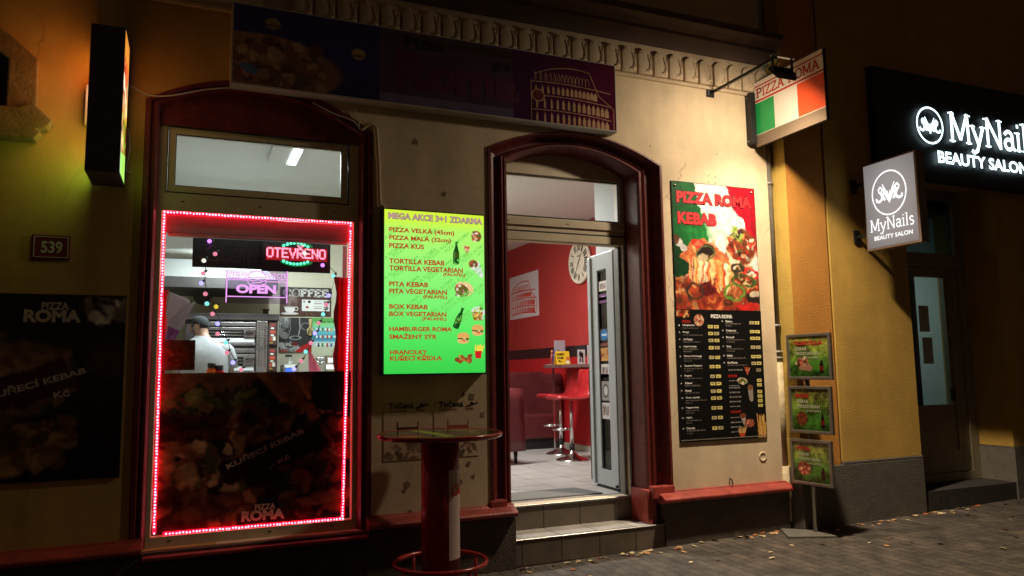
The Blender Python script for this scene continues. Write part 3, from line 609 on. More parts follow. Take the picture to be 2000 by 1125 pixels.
b = MB(); b.box(7.401, 8.279, YS + .04, YS + .05, 2.861, 3.499); b.build('pane', glass('salon_glass_dark', (.30, .36, .36), .08), sd)
b = MB(); b.box(8.04, 8.075, YS - .02, YS + .02, 1.16, 1.30); b.build('door_handle', mat('black_plastic', (.02, .02, .02), .4), sd)
for x0, z0 in ((7.64, 1.95), (7.665, 1.585)):
    b = MB(); b.box(x0, x0 + .16, YS + .034, YS + .037, z0, z0 + .30); b.build('paper_notice', mat('grey_paper', (.40, .42, .40), .8), sd)
# salon interior
b = MB(); b.box(8.5, 8.6, .33, 4, .2, 3.4); b.box(6.5, 8.6, 4, 4.1, .2, 3.4); b.build('interior_wall', mat('salon_wall', (.62, .66, .64), .7), N)
b = MB(); b.box(6.4, 6.5, .33, 4, .2, 3.4); b.box(7.2, 7.79, .40, .46, .3, 2.9); b.box(6.5, 8.6, .33, 4, .15, .28); b.box(6.5, 8.6, .33, 4, 3.4, 3.5); b.build('dark_partition', mat('salon_dark', (.02, .022, .022), .6), N)
# ================================================================ signs and things on the facade
BLACKM = mat('black_metal', (.018, .017, .016), .45, .3, var=.25, scale=12)
ALU = mat('aluminium', (.42, .41, .39), .38, .85, var=.1, scale=10)
def solid(name, rgb, rough=.5, **k): return mat(name, lin(rgb), rough, **k)
TXW = solid('text_white', (225, 220, 210)); TXR = solid('text_red', (205, 30, 32)); TXK = solid('text_black', (18, 15, 15)); TXGREY = solid('text_grey', (190, 170, 150)); TXY = solid('text_yellow', (190, 180, 70))
def colosseum(P, x0, y0, x1, y1, c, c2=None, wd=.004, op=1.0):
    """line drawing of an oval arcaded ruin in the box x0..x1, y0..y1"""
    W, H = x1 - x0, y1 - y0
    X = lambda u: x0 + W * u
    def band(u, v): return y0 + H * (v + .10 * (u - .35) ** 2 * 2.2 * (1 if v > .5 else .3) - .12 * (1 - v) * 0)
    tops = [.02, .30, .52, .76]
    P.line([(X(u / 20), y0 + H * (.22 - .9 * (u / 20) * (1 - u / 20) * .9)) for u in range(1, 15)], wd, c, op)
    for k, v in enumerate((.30, .53, .77, .98)):
        P.line([(X(u / 24 * .94), y0 + H * (v + .10 * ((u / 24 - .4) ** 2) * 1.5)) for u in range(25)], wd * 1.1, c, op)
    P.line([(X(.70), y0 + H * .08), (X(.74), y0 + H * .22), (X(.80), y0 + H * .42), (X(.93), y0 + H * .56), (X(.98), y0 + H * .62), (X(.98), y0 + H)], wd, c, op)
    P.line([(X(0), y0 + H * .3), (X(0), y0 + H)], wd, c, op)
    for k, (v, h) in enumerate(((.14, .13), (.36, .13), (.58, .16), (.81, .17))):
        n = 14; r = .68 if k == 0 else .78 if k == 1 else .92
        for i in range(n):
            t = (i + .5) / n; u = r * (t ** .8); wv = .036 * (.45 + t * .7) * W
            yy = y0 + H * (v + .10 * ((u - .4) ** 2) * 1.5); hh = h * H
            pts = [(X(u) - wv / 2, yy + hh), (X(u) - wv / 2, yy + hh * .35), (X(u), yy), (X(u) + wv / 2, yy + hh * .35), (X(u) + wv / 2, yy + hh)]
            if c2 is not None and k >= 1: P.poly(pts, c2, op)
            P.line(pts, wd * .7, c, op)
# house number
t = thing('house_number_plate', 'red enamel house number plate reading 539 on ochre wall', 'sign', (-.886, 0, 2.36))
fr = wallframe(-.998, -.774, 2.364, 2.530, -.012)
b = MB(); b.box(-.998, -.774, -.011, 0, 2.364, 2.530); b.build('plate', mat('red_enamel', (.16, .018, .014), .3, var=.3, scale=20), t, bevel=.004)
b = MB(); put_text(b, fr, '539', .24, .80, .26, .76, .03)
b.prism([(.05, .07), (.95, .07), (.95, .93), (.05, .93)], lambda u, v, d: fr(u, v, d), .0, .0015, [[(.075, .10), (.925, .10), (.925, .90), (.075, .90)]]); b.build('lettering', solid('enamel_white', (190, 180, 165)), t)
# dark kebab posters: shared picture
def kebab_pic(w, h, seed, poster):
    P = Pic(w, h, (26, 15, 11)); rg = random.Random(seed)
    if poster:
        P.poly([(0, 0), (1, 0), (1, 1), (0, 1)], (14, 11, 9)); P.ell(.42, .45, .34, .20, (64, 42, 22)); P.ell(.42, .45, .30, .15, (92, 60, 26), 0, .7)
        P.blobs(90, .10, .75, .30, .60, .02, .06, [(95, 66, 25), (120, 80, 34), (60, 40, 16), (80, 44, 18)], seed)
        P.blobs(90, .10, .75, .66, .92, .02, .07, [(70, 44, 18), (56, 34, 13), (96, 66, 30)], seed + 1)
        P.poly([(0, .58), (.70, .36), (.80, .50), (0, .78)], (40, 9, 8)); P.poly([(.80, .02), (1, .02), (1, .16), (.80, .16)], (70, 60, 46)); P.blobs(10, .82, .98, .04, .14, .02, .04, [(20, 18, 14), (130, 120, 100)], 4)
        P.ell(.3, .22, .10, .03, (80, 62, 34), 0, .8, .6); P.ell(.92, .36, .10, .10, (46, 24, 10), 0, .8, .6)
    else:
        P.poly([(0, 0), (.55, 0), (.48, .10), (0, .24)], (96, 56, 33)); P.blobs(10, .05, .4, .02, .12, .1, .2, [(112, 66, 38), (92, 52, 30)], 1, 3, .35)
        for i in range(9):
            a = rg.uniform(.0, .12); x = .52 + .05 * i; P.line([(x, -.02 + a * .3), (x + .16, .20 + a)], .026, [(150, 92, 48), (120, 70, 36), (98, 56, 30)][i % 3]); P.line([(x + .035, -.02 + a * .3), (x + .195, .20 + a)], .004, (50, 26, 14))
        P.blobs(110, .04, .56, .09, .28, .015, .05, [(66, 70, 26), (40, 48, 16), (90, 92, 40), (34, 26, 12), (110, 70, 40)], 2, 2.5, .9, (.3, .20, .27, .10))
        P.ell(.18, .36, .30, .10, (70, 28, 16), -6); P.blobs(40, 0, .4, .28, .44, .03, .08, [(84, 32, 18), (56, 20, 12), (36, 14, 9)], 3, 3, .8)
        P.blobs(70, .38, .7, .22, .48, .015, .04, [(104, 60, 30), (72, 36, 18), (40, 20, 12), (128, 84, 46)], 6, 2.5)
        P.poly([(.78, 0), (1, 0), (1, .30), (.78, .26)], (20, 15, 13)); P.noise(9, .5, 3)
        P.blobs(90, 0, .42, .46, .80, .02, .06, [(104, 50, 34), (70, 30, 20), (120, 84, 44), (60, 58, 24), (130, 100, 66)], 7, 2.2)
        P.blobs(90, .0, .5, .78, 1., .03, .08, [(80, 38, 22), (58, 24, 15), (104, 60, 34)], 8, 2.5)
        P.blobs(100, .62, 1, .52, .96, .02, .05, [(70, 34, 22), (92, 60, 34), (44, 40, 18), (34, 18, 12), (104, 40, 26)], 9, 2.2); P.ell(.86, .84, .14, .04, (92, 70, 44), -8)
        P.blobs(60, .75, 1, .36, .56, .02, .06, [(108, 60, 30), (70, 36, 20), (40, 22, 13)], 10, 2.4)
        P.line([(.86, .44), (.90, .47), (.92, .55), (.88, .53), (.94, .57)], .004, (140, 110, 90))
        P.poly([(.30, .60), (.80, .36), (.88, .50), (.36, .74)], (34, 9, 8)); P.poly([(.42, .92), (.70, .86), (.72, .97), (.42, 1)], (38, 22, 14))
    P.warp(7, .035, seed).warp(22, .018, seed + 1).noise(30, .35, seed); P.a = np.clip(P.a * (1.7 if poster else 1.45), 0, 235); P.a = P.a * .75 + .25 * P.a.mean(2, keepdims=True); return P.blur(1)
def logo(b1, fr, u0, u1, v0, v1):
    h = v1 - v0; put_text(b1, fr, 'PIZZA', u0 + .3 * (u1 - u0), u0 + .78 * (u1 - u0), v0, v0 + .36 * h, .03); put_text(b1, fr, 'ROMA', u0, u1, v0 + .36 * h, v1, .05)
t = thing('kebab_poster', 'large dark kebab poster with pale lettering on the wall left of the window', 'poster', (-1.0, 0, .90))
fr = wallframe(-1.62, -.42, .905, 2.130, -.012)
b = MB(); b.box(-1.62, -.42, -.011, 0, .905, 2.130); b.build('board', BLACKM, t)
kebab_pic(130, 130, 5, True).build('print', fr, GLOSSP, t)
b = MB(); logo(b, fr, .50, .775, .045, .155); put_text(b, fr, 'KUŘECÍ KEBAB', .34, .82, .455, .50, .03, rot=17); put_text(b, fr, 'Kč', .66, .74, .52, .56, .03, rot=12); b.build('lettering', TXGREY, t)
# lightbox sticking out over the left wall
t = thing('projecting_lightbox', 'tall black projecting lightbox with glowing food picture sides on left wall', 'illuminated sign', (-.56, 0, 2.88))
bx0, bx1, by0, by1, bz0, bz1 = -.662, -.458, -.45, -.035, 2.885, 3.868
b = MB(); b.box(bx0 + .002, bx1 - .002, by0, by1, bz0, bz1); b.build('casing', mat('black_casing', (.05, .04, .034), .55, var=.2, scale=9), t, bevel=.004)
def blade_pic():
    P = Pic(40, 100, (60, 170, 60)); P.vgrad([(0, (190, 120, 45)), (.3, (230, 145, 55)), (.54, (220, 160, 60)), (.62, (110, 150, 25)), (1, (120, 190, 30))])
    P.blobs(40, 0, 1, .15, .52, .08, .3, [(220, 90, 40), (240, 190, 120), (160, 50, 30), (235, 220, 190)], 3); P.blobs(30, 0, 1, .62, .92, .06, .2, [(150, 70, 30), (230, 190, 110), (90, 40, 20)], 4); P.poly([(0, .86), (1, .80), (1, 1), (0, 1)], (150, 215, 90))
    return P.blur(1)
BLP = mat('blade_backlit', vcol=True, emit=1.6, rough=.3); BLQ = mat('blade_backlit_bright', vcol=True, emit=6.0, rough=.3)
blade_pic().build('backlit_face', Frame((bx0 + .001, by1, bz1 - .01), (0, by0 - by1 + .022, 0), (0, 0, bz0 - bz1 + .02), (-1, 0, 0)), BLQ, t)
blade_pic().build('backlit_face', Frame((bx1 - .001, by0 + .012, bz1 - .01), (0, by1 - by0 - .09, 0), (0, 0, bz0 - bz1 + .02), (1, 0, 0)), BLP, t)
for z in (3.05, 3.62): b = MB(); b.box(-.60, -.52, by1, 0, z, z + .04); b.build('wall_bracket', BLACKM, t)
b = MB(); b.box(-.72, -.665, -.08, 0, 3.30, 3.58); b.build('junction_box', mat('beige_box', (.5, .42, .3), .6), t, bevel=.006)
# fascia sign over window and door
t = thing('fascia_sign', 'long unlit dark fascia sign box with purple arcade drawing above window and door', 'sign', (1.85, 0, 3.69))
sx0, sx1, sz0, sz1, sy = .208, 3.488, 3.703, 4.335, -.125
b = MB(); b.box(sx0, sx1, sy, 0, sz0, sz1); b.build('casing', mat('white_casing', (.45, .43, .38), .5, var=.1, scale=6), t, bevel=.004)
P = Pic(560, 108, (20, 22, 46)); P.vgrad([(0, (26, 30, 92)), (.6, (28, 34, 100)), (1, (22, 26, 80))])
P.ell(.075, .72, .17, .36, (120, 84, 58), 4); P.ell(.05, .60, .15, .26, (136, 96, 64)); P.ell(.16, .80, .075, .22, (112, 76, 52)); P.blobs(90, 0, .2, .42, .98, .004, .022, [(150, 110, 80), (110, 60, 44), (90, 50, 40), (160, 130, 100), (84, 70, 60)], 2, 2, .8); P.ell(.035, .80, .02, .06, (70, 100, 150), 20)
for cx, cy in ((.085, .19), (.284, .42), (.862, .60)):
    P.ell(cx, cy, .017, .075, (150, 130, 84)); P.poly([(cx - .016, cy + .01), (cx + .016, cy + .01), (cx + .013, cy + .04), (cx - .013, cy + .04)], (96, 66, 40)); 
P.poly([(.335, 0), (.69, 0), (.69, 1), (.335, 1)], (70, 52, 70)); P.poly([(.335, .05), (.69, .05), (.69, .16), (.335, .16)], (56, 40, 34)); P.poly([(.335, .88), (.69, .88), (.69, 1), (.335, 1)], (96, 84, 110))
P.poly([(.69, 0), (1, 0), (1, 1), (.69, 1)], (84, 22, 48)); Q = np.clip((P.x - .69) / .31, 0, 1); P.mix((P.x > .69) * (1 - Q) * .55, (44, 28, 84))
colosseum(P, .742, .14, .998, 1.02, (190, 150, 112), (196, 158, 120), .0011); P.ell(.762, .62, .018, .085, (104, 48, 50)); P.ring(.762, .62, .018, .085, .12, (190, 150, 112))
P.noise(30, .16, 4, 1); P.a = np.clip(P.a * np.where(P.x < .69, 1.05, 1.0)[..., None], 0, 255)
fr = wallframe(sx0 + .012, sx1 - .012, sz0 + .012, sz1 - .012, sy - .002); P.build('print', fr, mat('sign_print', rough=.12, vcol=True, spec=.6), t)
b = MB(); put_text(b, fr, 'Roma', .372, .705, .26, .80, .055); b.build('lettering', solid('dark_red_text', (84, 16, 58)), t)
b = MB(); put_text(b, fr, 'gyros', .632, .682, .24, .385, .03); put_text(b, fr, 'Pizza', .40, .50, .05, .22, .03); b.build('lettering', TXK, t)
# cables
CAB = mat('white_cable', (.55, .50, .42), .5)
def cable(pts, r, label, y=-.015, material=None):
    P = [at(a, c, y) for a, c in pts]; q = []
    for i in range(len(P) - 1):
        p0, p1, p2, p3 = P[max(i - 1, 0)], P[i], P[i + 1], P[min(i + 2, len(P) - 1)]
        for k in range(5):
            s = k / 5; q.append(.5 * ((2 * p1) + (p2 - p0) * s + (2 * p0 - 5 * p1 + 4 * p2 - p3) * s * s + (3 * p1 - p0 - 3 * p2 + p3) * s ** 3))
    q.append(P[-1]); b = MB(); b.tube(q, r, 6)
    tag(b.build('cable', material or CAB), label, 'cable')
cable([(250, 168), (262, 172), (285, 184), (310, 188), (345, 185), (400, 175), (450, 171)], .006, 'thin white cable sagging from projecting lightbox to the fascia sign')
cable([(610, 200), (650, 221), (680, 232), (695, 240), (703, 254)], .005, 'white cable hanging from fascia sign across the dark red window arch')
cable([(690, 211), (698, 228), (703, 250)], .004, 'short vertical white wire under the fascia sign by the arch end')
cable([(250, 250), (253, 290), (246, 332), (258, 336)], .005, 'loose grey wire hanging behind the projecting lightbox')
cable([(706, 254), (722, 243), (733, 248), (736, 262), (740, 330), (742, 396), (748, 402), (752, 410)], .014, 'cream conduit running down the wall from arch to the green menu lightbox', -.018, mat('conduit', (.45, .36, .22), .6))
# ---- green menu lightbox
t = thing('menu_lightbox', 'glowing green wall menu lightbox with red dish names between window and door', 'illuminated sign', (1.8, 0, 1.58))
my = -.10; a0, a1 = at(750.7, 408, my), at(948, 727.5, my); mx0, mx1, mz0, mz1 = a0.x, a1.x, a1.z, a0.z
b = MB(); b.box(mx0 - .012, mx1 + .012, my + .006, 0, mz0 - .012, mz1 + .012); b.build('casing', BLACKM, t, bevel=.004)
fr = wallframe(mx0, mx1, mz0, mz1, my)
P = Pic(170, 260, (90, 235, 90)); P.vgrad([(0, (212, 240, 60)), (.06, (205, 245, 70)), (.12, (178, 245, 105)), (.35, (150, 245, 120)), (.6, (118, 240, 112)), (.8, (80, 226, 92)), (1, (58, 205, 74))])
rm = random.Random(2)
P.ell(.92, .135, .052, .052 * .65, (150, 70, 40)); P.blobs(22, .875, .965, .105, .165, .008, .018, [(225, 190, 130), (180, 50, 40), (80, 130, 50), (240, 230, 210)], 1, 1.5, .9)
P.poly([(.78, .20), (.855, .205), (.82, .26)], (205, 120, 80)); P.blobs(9, .79, .845, .205, .235, .006, .012, [(190, 40, 40), (235, 220, 180)], 2)
def bottle(cx, cy, h, rot):
    a = math.radians(rot); f = lambda u, v: (cx + (u * math.cos(a) - v * math.sin(a)), cy + (u * math.sin(a) + v * math.cos(a)) * P.asp)
    s = h / P.asp; P.poly([f(-.022, .5 * s), (f(.022, .5 * s)), f(.032, .44 * s), f(.030, -.02 * s), f(.013, -.28 * s), f(.012, -.5 * s), f(-.012, -.5 * s), f(-.013, -.28 * s), f(-.030, -.02 * s), f(-.032, .44 * s)], (20, 70, 22))
    P.poly([f(-.031, .22 * s), f(.031, .22 * s), f(.031, -.02 * s), f(-.031, -.02 * s)], (60, 84, 20)); P.poly([f(-.014, -.5 * s), f(.014, -.5 * s), f(.014, -.42 * s), f(-.014, -.42 * s)], (30, 120, 40)); P.line([f(-.016, -.05 * s), f(-.016, .4 * s)], .004, (90, 150, 80), .7)
bottle(.71, .25, .145, 2); bottle(.735, .66, .14, 22)
P.poly([(.85, .31), (.94, .295), (.99, .38), (.975, .405), (.93, .38), (.86, .345)], (222, 226, 222)); P.ell(.885, .315, .048, .026, (160, 90, 50)); P.blobs(14, .85, .92, .30, .34, .008, .016, [(235, 235, 220), (110, 50, 30), (80, 130, 50)], 3)
P.ell(.79, .475, .095, .045, (232, 200, 140), 14); P.ell(.765, .485, .075, .036, (120, 76, 40), 24); P.blobs(20, .70, .83, .455, .52, .008, .018, [(90, 130, 40), (200, 80, 50), (235, 225, 200), (110, 60, 30)], 4)
P.ell(.93, .62, .07, .035, (225, 225, 218)); P.poly([(.865, .62), (.98, .62), (.965, .675), (.885, .675)], (190, 120, 40)); P.blobs(34, .88, .98, .59, .67, .008, .016, [(240, 210, 70), (235, 190, 60), (150, 80, 40), (80, 130, 40), (225, 220, 210)], 5)
for cx, cy in ((.925, .735), (.775, .785)):
    P.ell(cx, cy - .012, .062, .024, (224, 168, 92)); P.ell(cx, cy + .018, .060, .016, (226, 180, 110)); P.poly([(cx - .06, cy), (cx + .06, cy), (cx + .06, cy + .008), (cx - .06, cy + .008)], (110, 50, 30)); P.blobs(10, cx - .05, cx + .05, cy - .002, cy + .014, .008, .014, [(70, 140, 50), (235, 220, 150), (200, 60, 40)], 6, 2)
for i in range(9): P.line([(.895 + .008 * i, .88), (.89 + .011 * i + .01 * rm.random(), .825 + .012 * rm.random())], .005, (245, 212, 70))
P.poly([(.89, .865), (.965, .865), (.955, .912), (.90, .912)], (200, 36, 34))
P.blobs(26, .71, .85, .895, .935, .014, .026, [(170, 84, 36), (200, 110, 50), (140, 60, 28)], 8, 1.6)
P.build('backlit_face', fr, mat('menu_backlit', vcol=True, emit=1.05, rough=.3), t, .001)
b = MB(); rm = random.Random(5)
V1, F1 = glyphs('PIZZA ROMA', .01)
for r in range(9):
    for c in range(4):
        u = -.12 + .34 * c + .17 * (r % 2); v = .16 + .062 * r + .01 * c
        lo, hi = V1.min(0), V1.max(0); Pn = (V1 - lo) / (hi - lo); Wd, Hd = .32, .034
        X = (Pn[:, 0] - .5) * Wd; Y = (Pn[:, 1] - .5) * Hd; a = math.radians(40)
        U = u + .16 + X * math.cos(a) - Y * math.sin(a); Vv = v - (X * math.sin(a) + Y * math.cos(a)) * (mx1 - mx0) / (mz1 - mz0)
        keep = [f for f in F1 if all(.005 < U[i] < .99 and .095 < Vv[i] < .70 for i in f)]
        b.add([fr(p, q, .0015) for p, q in zip(U, Vv)], keep)
me = b.mesh('tint'); bm = bmesh.new(); bm.from_mesh(me); bmesh.ops.delete(bm, geom=[v for v in bm.verts if not v.link_faces], context='VERTS'); bm.to_mesh(me); bm.free()
link('background_pattern', me, mat('menu_pattern', lin((112, 214, 88)), emit=1.0, sample=False), t)
MENU = [('PIZZA VELKÁ (45cm)', .045, .69, .103, .147), ('PIZZA MALÁ (32cm)', .045, .655, .153, .195), ('PIZZA KUS', .045, .385, .208, .238), ('TORTILLA KEBAB', .046, .59, .302, .334), ('TORTILLA VEGETARIAN', .046, .775, .345, .377), ('(FALAFEL)', .575, .80, .379, .404),
        ('PITA KEBAB', .047, .425, .443, .473), ('PITA VEGETARIAN', .047, .612, .487, .517), ('(FALAFEL)', .375, .615, .521, .547), ('BOX KEBAB', .048, .42, .581, .610), ('BOX VEGETARIAN', .048, .605, .625, .654), ('(FALAFEL)', .365, .607, .658, .682),
        ('HAMBURGER ROMA', .048, .66, .717, .745), ('SMAŽENÝ SÝR', .048, .51, .757, .792), ('HRANOLKY', .056, .415, .857, .885), ('KUŘECÍ KŘÍDLA', .056, .56, .885, .922)]
for s, u0, u1, v0, v1 in MENU:
    b = MB(); put_text(b, fr, s, u0, u1, v0, v1, .035, .003); b.build('lettering', mat('menu_red', lin((176, 58, 30)), emit=1.0, sample=False), t)
b = MB(); put_text(b, fr, 'MEGA AKCE 3+1 ZDARMA', .035, .985, .018, .060, .055, .003); b.build('lettering', mat('menu_mauve', lin((128, 84, 96)), emit=1.0, sample=False), t)
b = MB(); put_text(b, fr, 'MEGA AKCE 3+1 ZDARMA', .037, .981, .020, .057, .012, .0042); b.build('lettering', mat('menu_lilac', lin((190, 150, 150)), emit=1.0, sample=False), t)
# ---- lemonade posters low on the wall, behind the bar table
for k, (x0, x1, lab, jc) in enumerate(((1.385, 1.755, 'white lemonade poster with dark drink jug, left of the pair behind bar table', (70, 54, 42)), (1.79, 2.175, 'white lemonade poster with red drink jug, right of the pair behind bar table', (170, 90, 76)))):
    t = thing('lemonade_poster', lab, 'poster', ((x0 + x1) / 2, 0, .9), group='lemonade posters behind the bar table'); fr = wallframe(x0, x1, .90, 1.338, -.004)
    P = Pic(80, 96, (205, 180, 150)); P.poly([(.28, .33), (.28, .56), (.75, .56), (.75, .33), (.72, .33), (.72, .43), (.31, .43), (.31, .33)], jc); P.blobs(46, .05, .95, .70, 1, .03, .08, [(120, 96, 76), (150, 126, 100), (90, 70, 56), (176, 150, 122), (160, 116, 96)], 3 + k, 2.2, .8); P.line([(.70, .10), (.95, .04)], .02, (70, 40, 36)); P.ell(.83, .05, .05, .03, (30, 20, 18), 40)
    P.build('sheet', fr, PRINT, t)
    b = MB(); put_text(b, fr, 'Točená', .10, .64, -.01, .10, .03); b.build('lettering', TXK, t)
    b = MB(); put_text(b, fr, 'limonáda', .12, .50, .115, .165, .015); put_text(b, fr, 'vaše', .68, .86, .10, .16, .015); b.build('lettering', solid('text_brown_red', (120, 44, 40)), t)
# ---- pizza poster and price list right of the door
t = thing('pizza_poster', 'bright pizza and kebab poster on Italian flag background, right of the door', 'poster', (4.62, 0, 2.12))
px0, px1 = 4.130, 5.110; fr = wallframe(px0, px1, 2.122, 3.337, -.014)
b = MB(); b.box(px0 - .006, px1 + .006, -.0125, 0, 2.116, 3.343); b.build('board', BLACKM, t)
P = Pic(200, 250, (226, 216, 206)); P.noise(3, .10, 5)
g = (18, 92, 40); P.poly([(0, 0), (.265, 0), (.285, .10), (.33, .24), (.38, .36), (.425, .50), (.40, .62), (0, .80)], g); P.ell(.28, .38, .16, .12, (34, 128, 54), 60, .7, .9); P.poly([(0, 0), (.10, 0), (.12, .2), (0, .3)], (12, 60, 30), .5); P.poly([(0, .42), (.18, .52), (.2, .75), (0, .8)], (10, 44, 22), .8)
P.poly([(.65, 0), (1, 0), (1, .58), (.94, .46), (.89, .36), (.85, .28), (.76, .20), (.72, .14)], (176, 18, 36)); P.poly([(.93, .10), (1, .05), (1, .5), (.95, .40)], (130, 12, 28), .6)
P.poly([(.60, .40), (.62, .60), (.80, .64), (.90, .66), (.985, .58), (.97, .44)], (228, 200, 160)); P.ell(.80, .50, .175, .165, (120, 56, 34), 30)
P.blobs(120, .62, .98, .36, .64, .012, .034, [(196, 90, 50), (226, 206, 180), (150, 50, 36), (110, 52, 34), (214, 130, 80), (190, 40, 30), (90, 120, 40), (60, 36, 26)], 5, 2.4, .95, (.80, .50, .17, .135))
P.blobs(24, .70, .84, .335, .42, .014, .034, [(150, 180, 70), (110, 150, 46), (190, 200, 110), (60, 40, 50)], 6, 2.0); P.poly([(.62, .53), (.80, .63), (.88, .66), (.80, .69), (.63, .66)], (230, 204, 166)); P.poly([(.88, .65), (.99, .56), (1, .68), (.93, .70)], (234, 226, 216))
P.ring(.62, .90, .62, .27, .035, (222, 150, 140)); P.ell(.62, .90, .60, .25, (232, 214, 200))
P.ell(.55, .93, .66, .24, (150, 62, 40)); P.poly([(0, .78), (.12, .76), (.4, .82), (1, .74), (1, 1), (0, 1)], (146, 52, 34)); P.blobs(170, 0, 1, .76, 1, .014, .05, [(170, 60, 36), (200, 110, 60), (120, 40, 28), (216, 160, 100), (180, 84, 50), (96, 44, 26)], 7, 2.6, .8)
P.blobs(70, .55, 1, .64, .80, .014, .04, [(120, 70, 40), (190, 130, 80), (80, 50, 30), (220, 180, 130), (60, 56, 26)], 11, 2.4, .9, (.82, .72, .24, .08))
P.poly([(.12, .53), (.2, .46), (.36, .445), (.44, .49), (.58, .555), (.68, .64), (.66, .70), (.5, .67), (.3, .64), (.16, .64), (.07, .60)], (196, 108, 62)); P.blobs(40, .12, .62, .48, .65, .02, .05, [(210, 140, 80), (180, 84, 50), (226, 180, 120), (160, 70, 44)], 8, 2.2, .7, (.36, .56, .28, .09))
rc = random.Random(9)
for i in range(46):
    x = .16 + .54 * i / 46; y0 = .60 + .10 * abs(x - .3); y1 = .76 + .06 * rc.random() + .05 * (x > .5); P.line([(x, y0), (x + rc.uniform(-.03, .02), y1)], rc.uniform(.006, .014), rc.choice([(240, 200, 130), (236, 214, 160), (222, 160, 80), (230, 120, 60), (246, 230, 190), (200, 70, 40)]), .9)
P.poly([(.20, .455), (.30, .45), (.36, .475), (.36, .51), (.24, .51), (.21, .49)], (206, 50, 36)); P.ell(.29, .485, .05, .016, (230, 110, 80)); P.ell(.37, .545, .10, .058, (40, 30, 26), -20); P.ring(.37, .56, .10, .058, .14, (92, 112, 60)); P.ell(.35, .59, .06, .03, (214, 190, 150), 0, .8)
P.poly([(.0, .43), (.07, .455), (.13, .49), (.15, .54), (.10, .55), (.02, .50)], (196, 190, 186)); P.ell(.02, .46, .04, .04, (90, 60, 40))
P.ell(.37, .845, .115, .055, (92, 24, 24)); P.blobs(8, .28, .46, .81, .88, .01, .02, [(130, 44, 36), (70, 18, 18)], 3); P.ring(.69, .855, .12, .055, .20, (96, 130, 50)); P.ell(.69, .855, .09, .035, (180, 110, 60), 0, .6); P.ring(.22, .86, .09, .06, .2, (64, 50, 36)); P.ring(.61, .935, .04, .02, .35, (60, 46, 34)); P.ring(.91, .70, .085, .035, .32, (206, 44, 36)); P.ring(.75, .665, .07, .03, .35, (50, 44, 36)); P.ring(.82, .76, .14, .04, .22, (70, 90, 44)); P.ell(.94, .90, .10, .05, (40, 30, 26)); P.ell(.94, .865, .06, .03, (200, 180, 150)); P.ell(.85, .97, .14, .03, (190, 40, 34))
P.a = np.where((P.y > .44)[..., None], P.warp(14, .035, 4).a, P.a); P.noise(26, .30, 3); P.blur(1)
P.build('print', fr, PRINT, t)
b = MB(); put_text(b, fr, 'PIZZA ROMA', .042, .962, .068, .172, .085, .0015); put_text(b, fr, 'KEBAB', .047, .517, .233, .338, .085, .0015); b.build('lettering', solid('poster_dark_red', (96, 14, 20)), t)
b = MB(); put_text(b, fr, 'PIZZA ROMA', .050, .955, .073, .165, .04, .003); put_text(b, fr, 'KEBAB', .055, .510, .238, .331, .04, .003); b.build('lettering', solid('poster_red', (226, 44, 48)), t)
b = MB()
for u, v in ((.035, .03), (.965, .03)): b.lathe([(.0, -.012), (.010, -.010), (.012, 0)], tuple(fr(u, v, .0)), 10, 'y')
b.build('screw', ALU, t)
t = thing('price_list', 'black pizza price list with yellow price boxes under the pizza poster', 'menu board', (4.62, 0, .91))
fr = wallframe(px0 - .004, px1 + .004, .908, 2.115, -.014); b = MB(); b.box(px0 - .01, px1 + .01, -.0125, 0, .902, 2.1155); b.build('board', BLACKM, t)
P = Pic(230, 280, (13, 12, 12)); rp = random.Random(8)
P.ell(.05, -.005, .11, .055, (150, 60, 34), -15); P.blobs(16, 0, .14, 0, .05, .012, .024, [(200, 150, 90), (170, 40, 30), (80, 40, 24)], 2)
P.ell(.255, .077, .058, .047, (196, 130, 100)); P.blobs(24, .205, .305, .04, .115, .008, .018, [(180, 60, 44), (226, 190, 150), (140, 50, 36)], 3, 1.5, .9, (.255, .077, .05, .04))
left = [('Margherita', 1, .118, 1), ('Fungi', 2, .172, 1), ('Al Cotto', 3, .226, 1), ('Capricciosa', 4, .282, 2), ('Quatro Formaggi', 5, .356, 2), ('Quatro Stagioni', 6, .430, 2), ('Regina', 7, .505, 1), ('Salami', 8, .560, 1), ('Hawai', 9, .617, 1), ('Tono cipolla', 10, .672, 2), ('Vegetariana', 11, .747, 2), ('Aglio', 12, .822, 2), ('Diavola', 13, .900, 2)]
right = [('Bianca', 14, .082, 2), ('Calabrese', 15, .155, 1), ('Boccoli', 16, .208, 2), ('Roma', 17, .280, 2), ('Kebab', 18, .353, 1), ('Siciliana', 19, .408, 1)]
bw = MB()
for col, u0, ub in ((left, .065, (.355, .425)), (right, .565, (.855, .920))):
    for nme, no, v, rows in col:
        put_text(bw, fr, nme, u0, u0 + .0135 * len(nme), v - .008, v + .008, .03, .0012); put_text(bw, fr, str(no), u0 - .045, u0 - .033 + .004 * (no > 9), v - .005, v + .007, .03, .0012)
        for r in range(rows):
            x = u0; e = u0 + rp.uniform(.15, .27) * (1 if r == 0 else .4)
            while x < e:
                l = rp.uniform(.012, .045); P.poly([(x, v + .016 + .018 * r), (min(x + l, e), v + .016 + .018 * r), (min(x + l, e), v + .024 + .018 * r), (x, v + .024 + .018 * r)], (120, 112, 104), .8); x += l + .007
        for q, uu in enumerate(ub):
            c = rp.choice([(226, 206, 120), (214, 196, 120), (190, 176, 130)]); P.poly([(uu, v - .004), (uu + .058, v - .004), (uu + .058, v + .021), (uu, v + .021)], c); P.poly([(uu + .014, v + .004), (uu + .042, v + .004), (uu + .042, v + .013), (uu + .014, v + .013)], (96, 84, 50), .8)
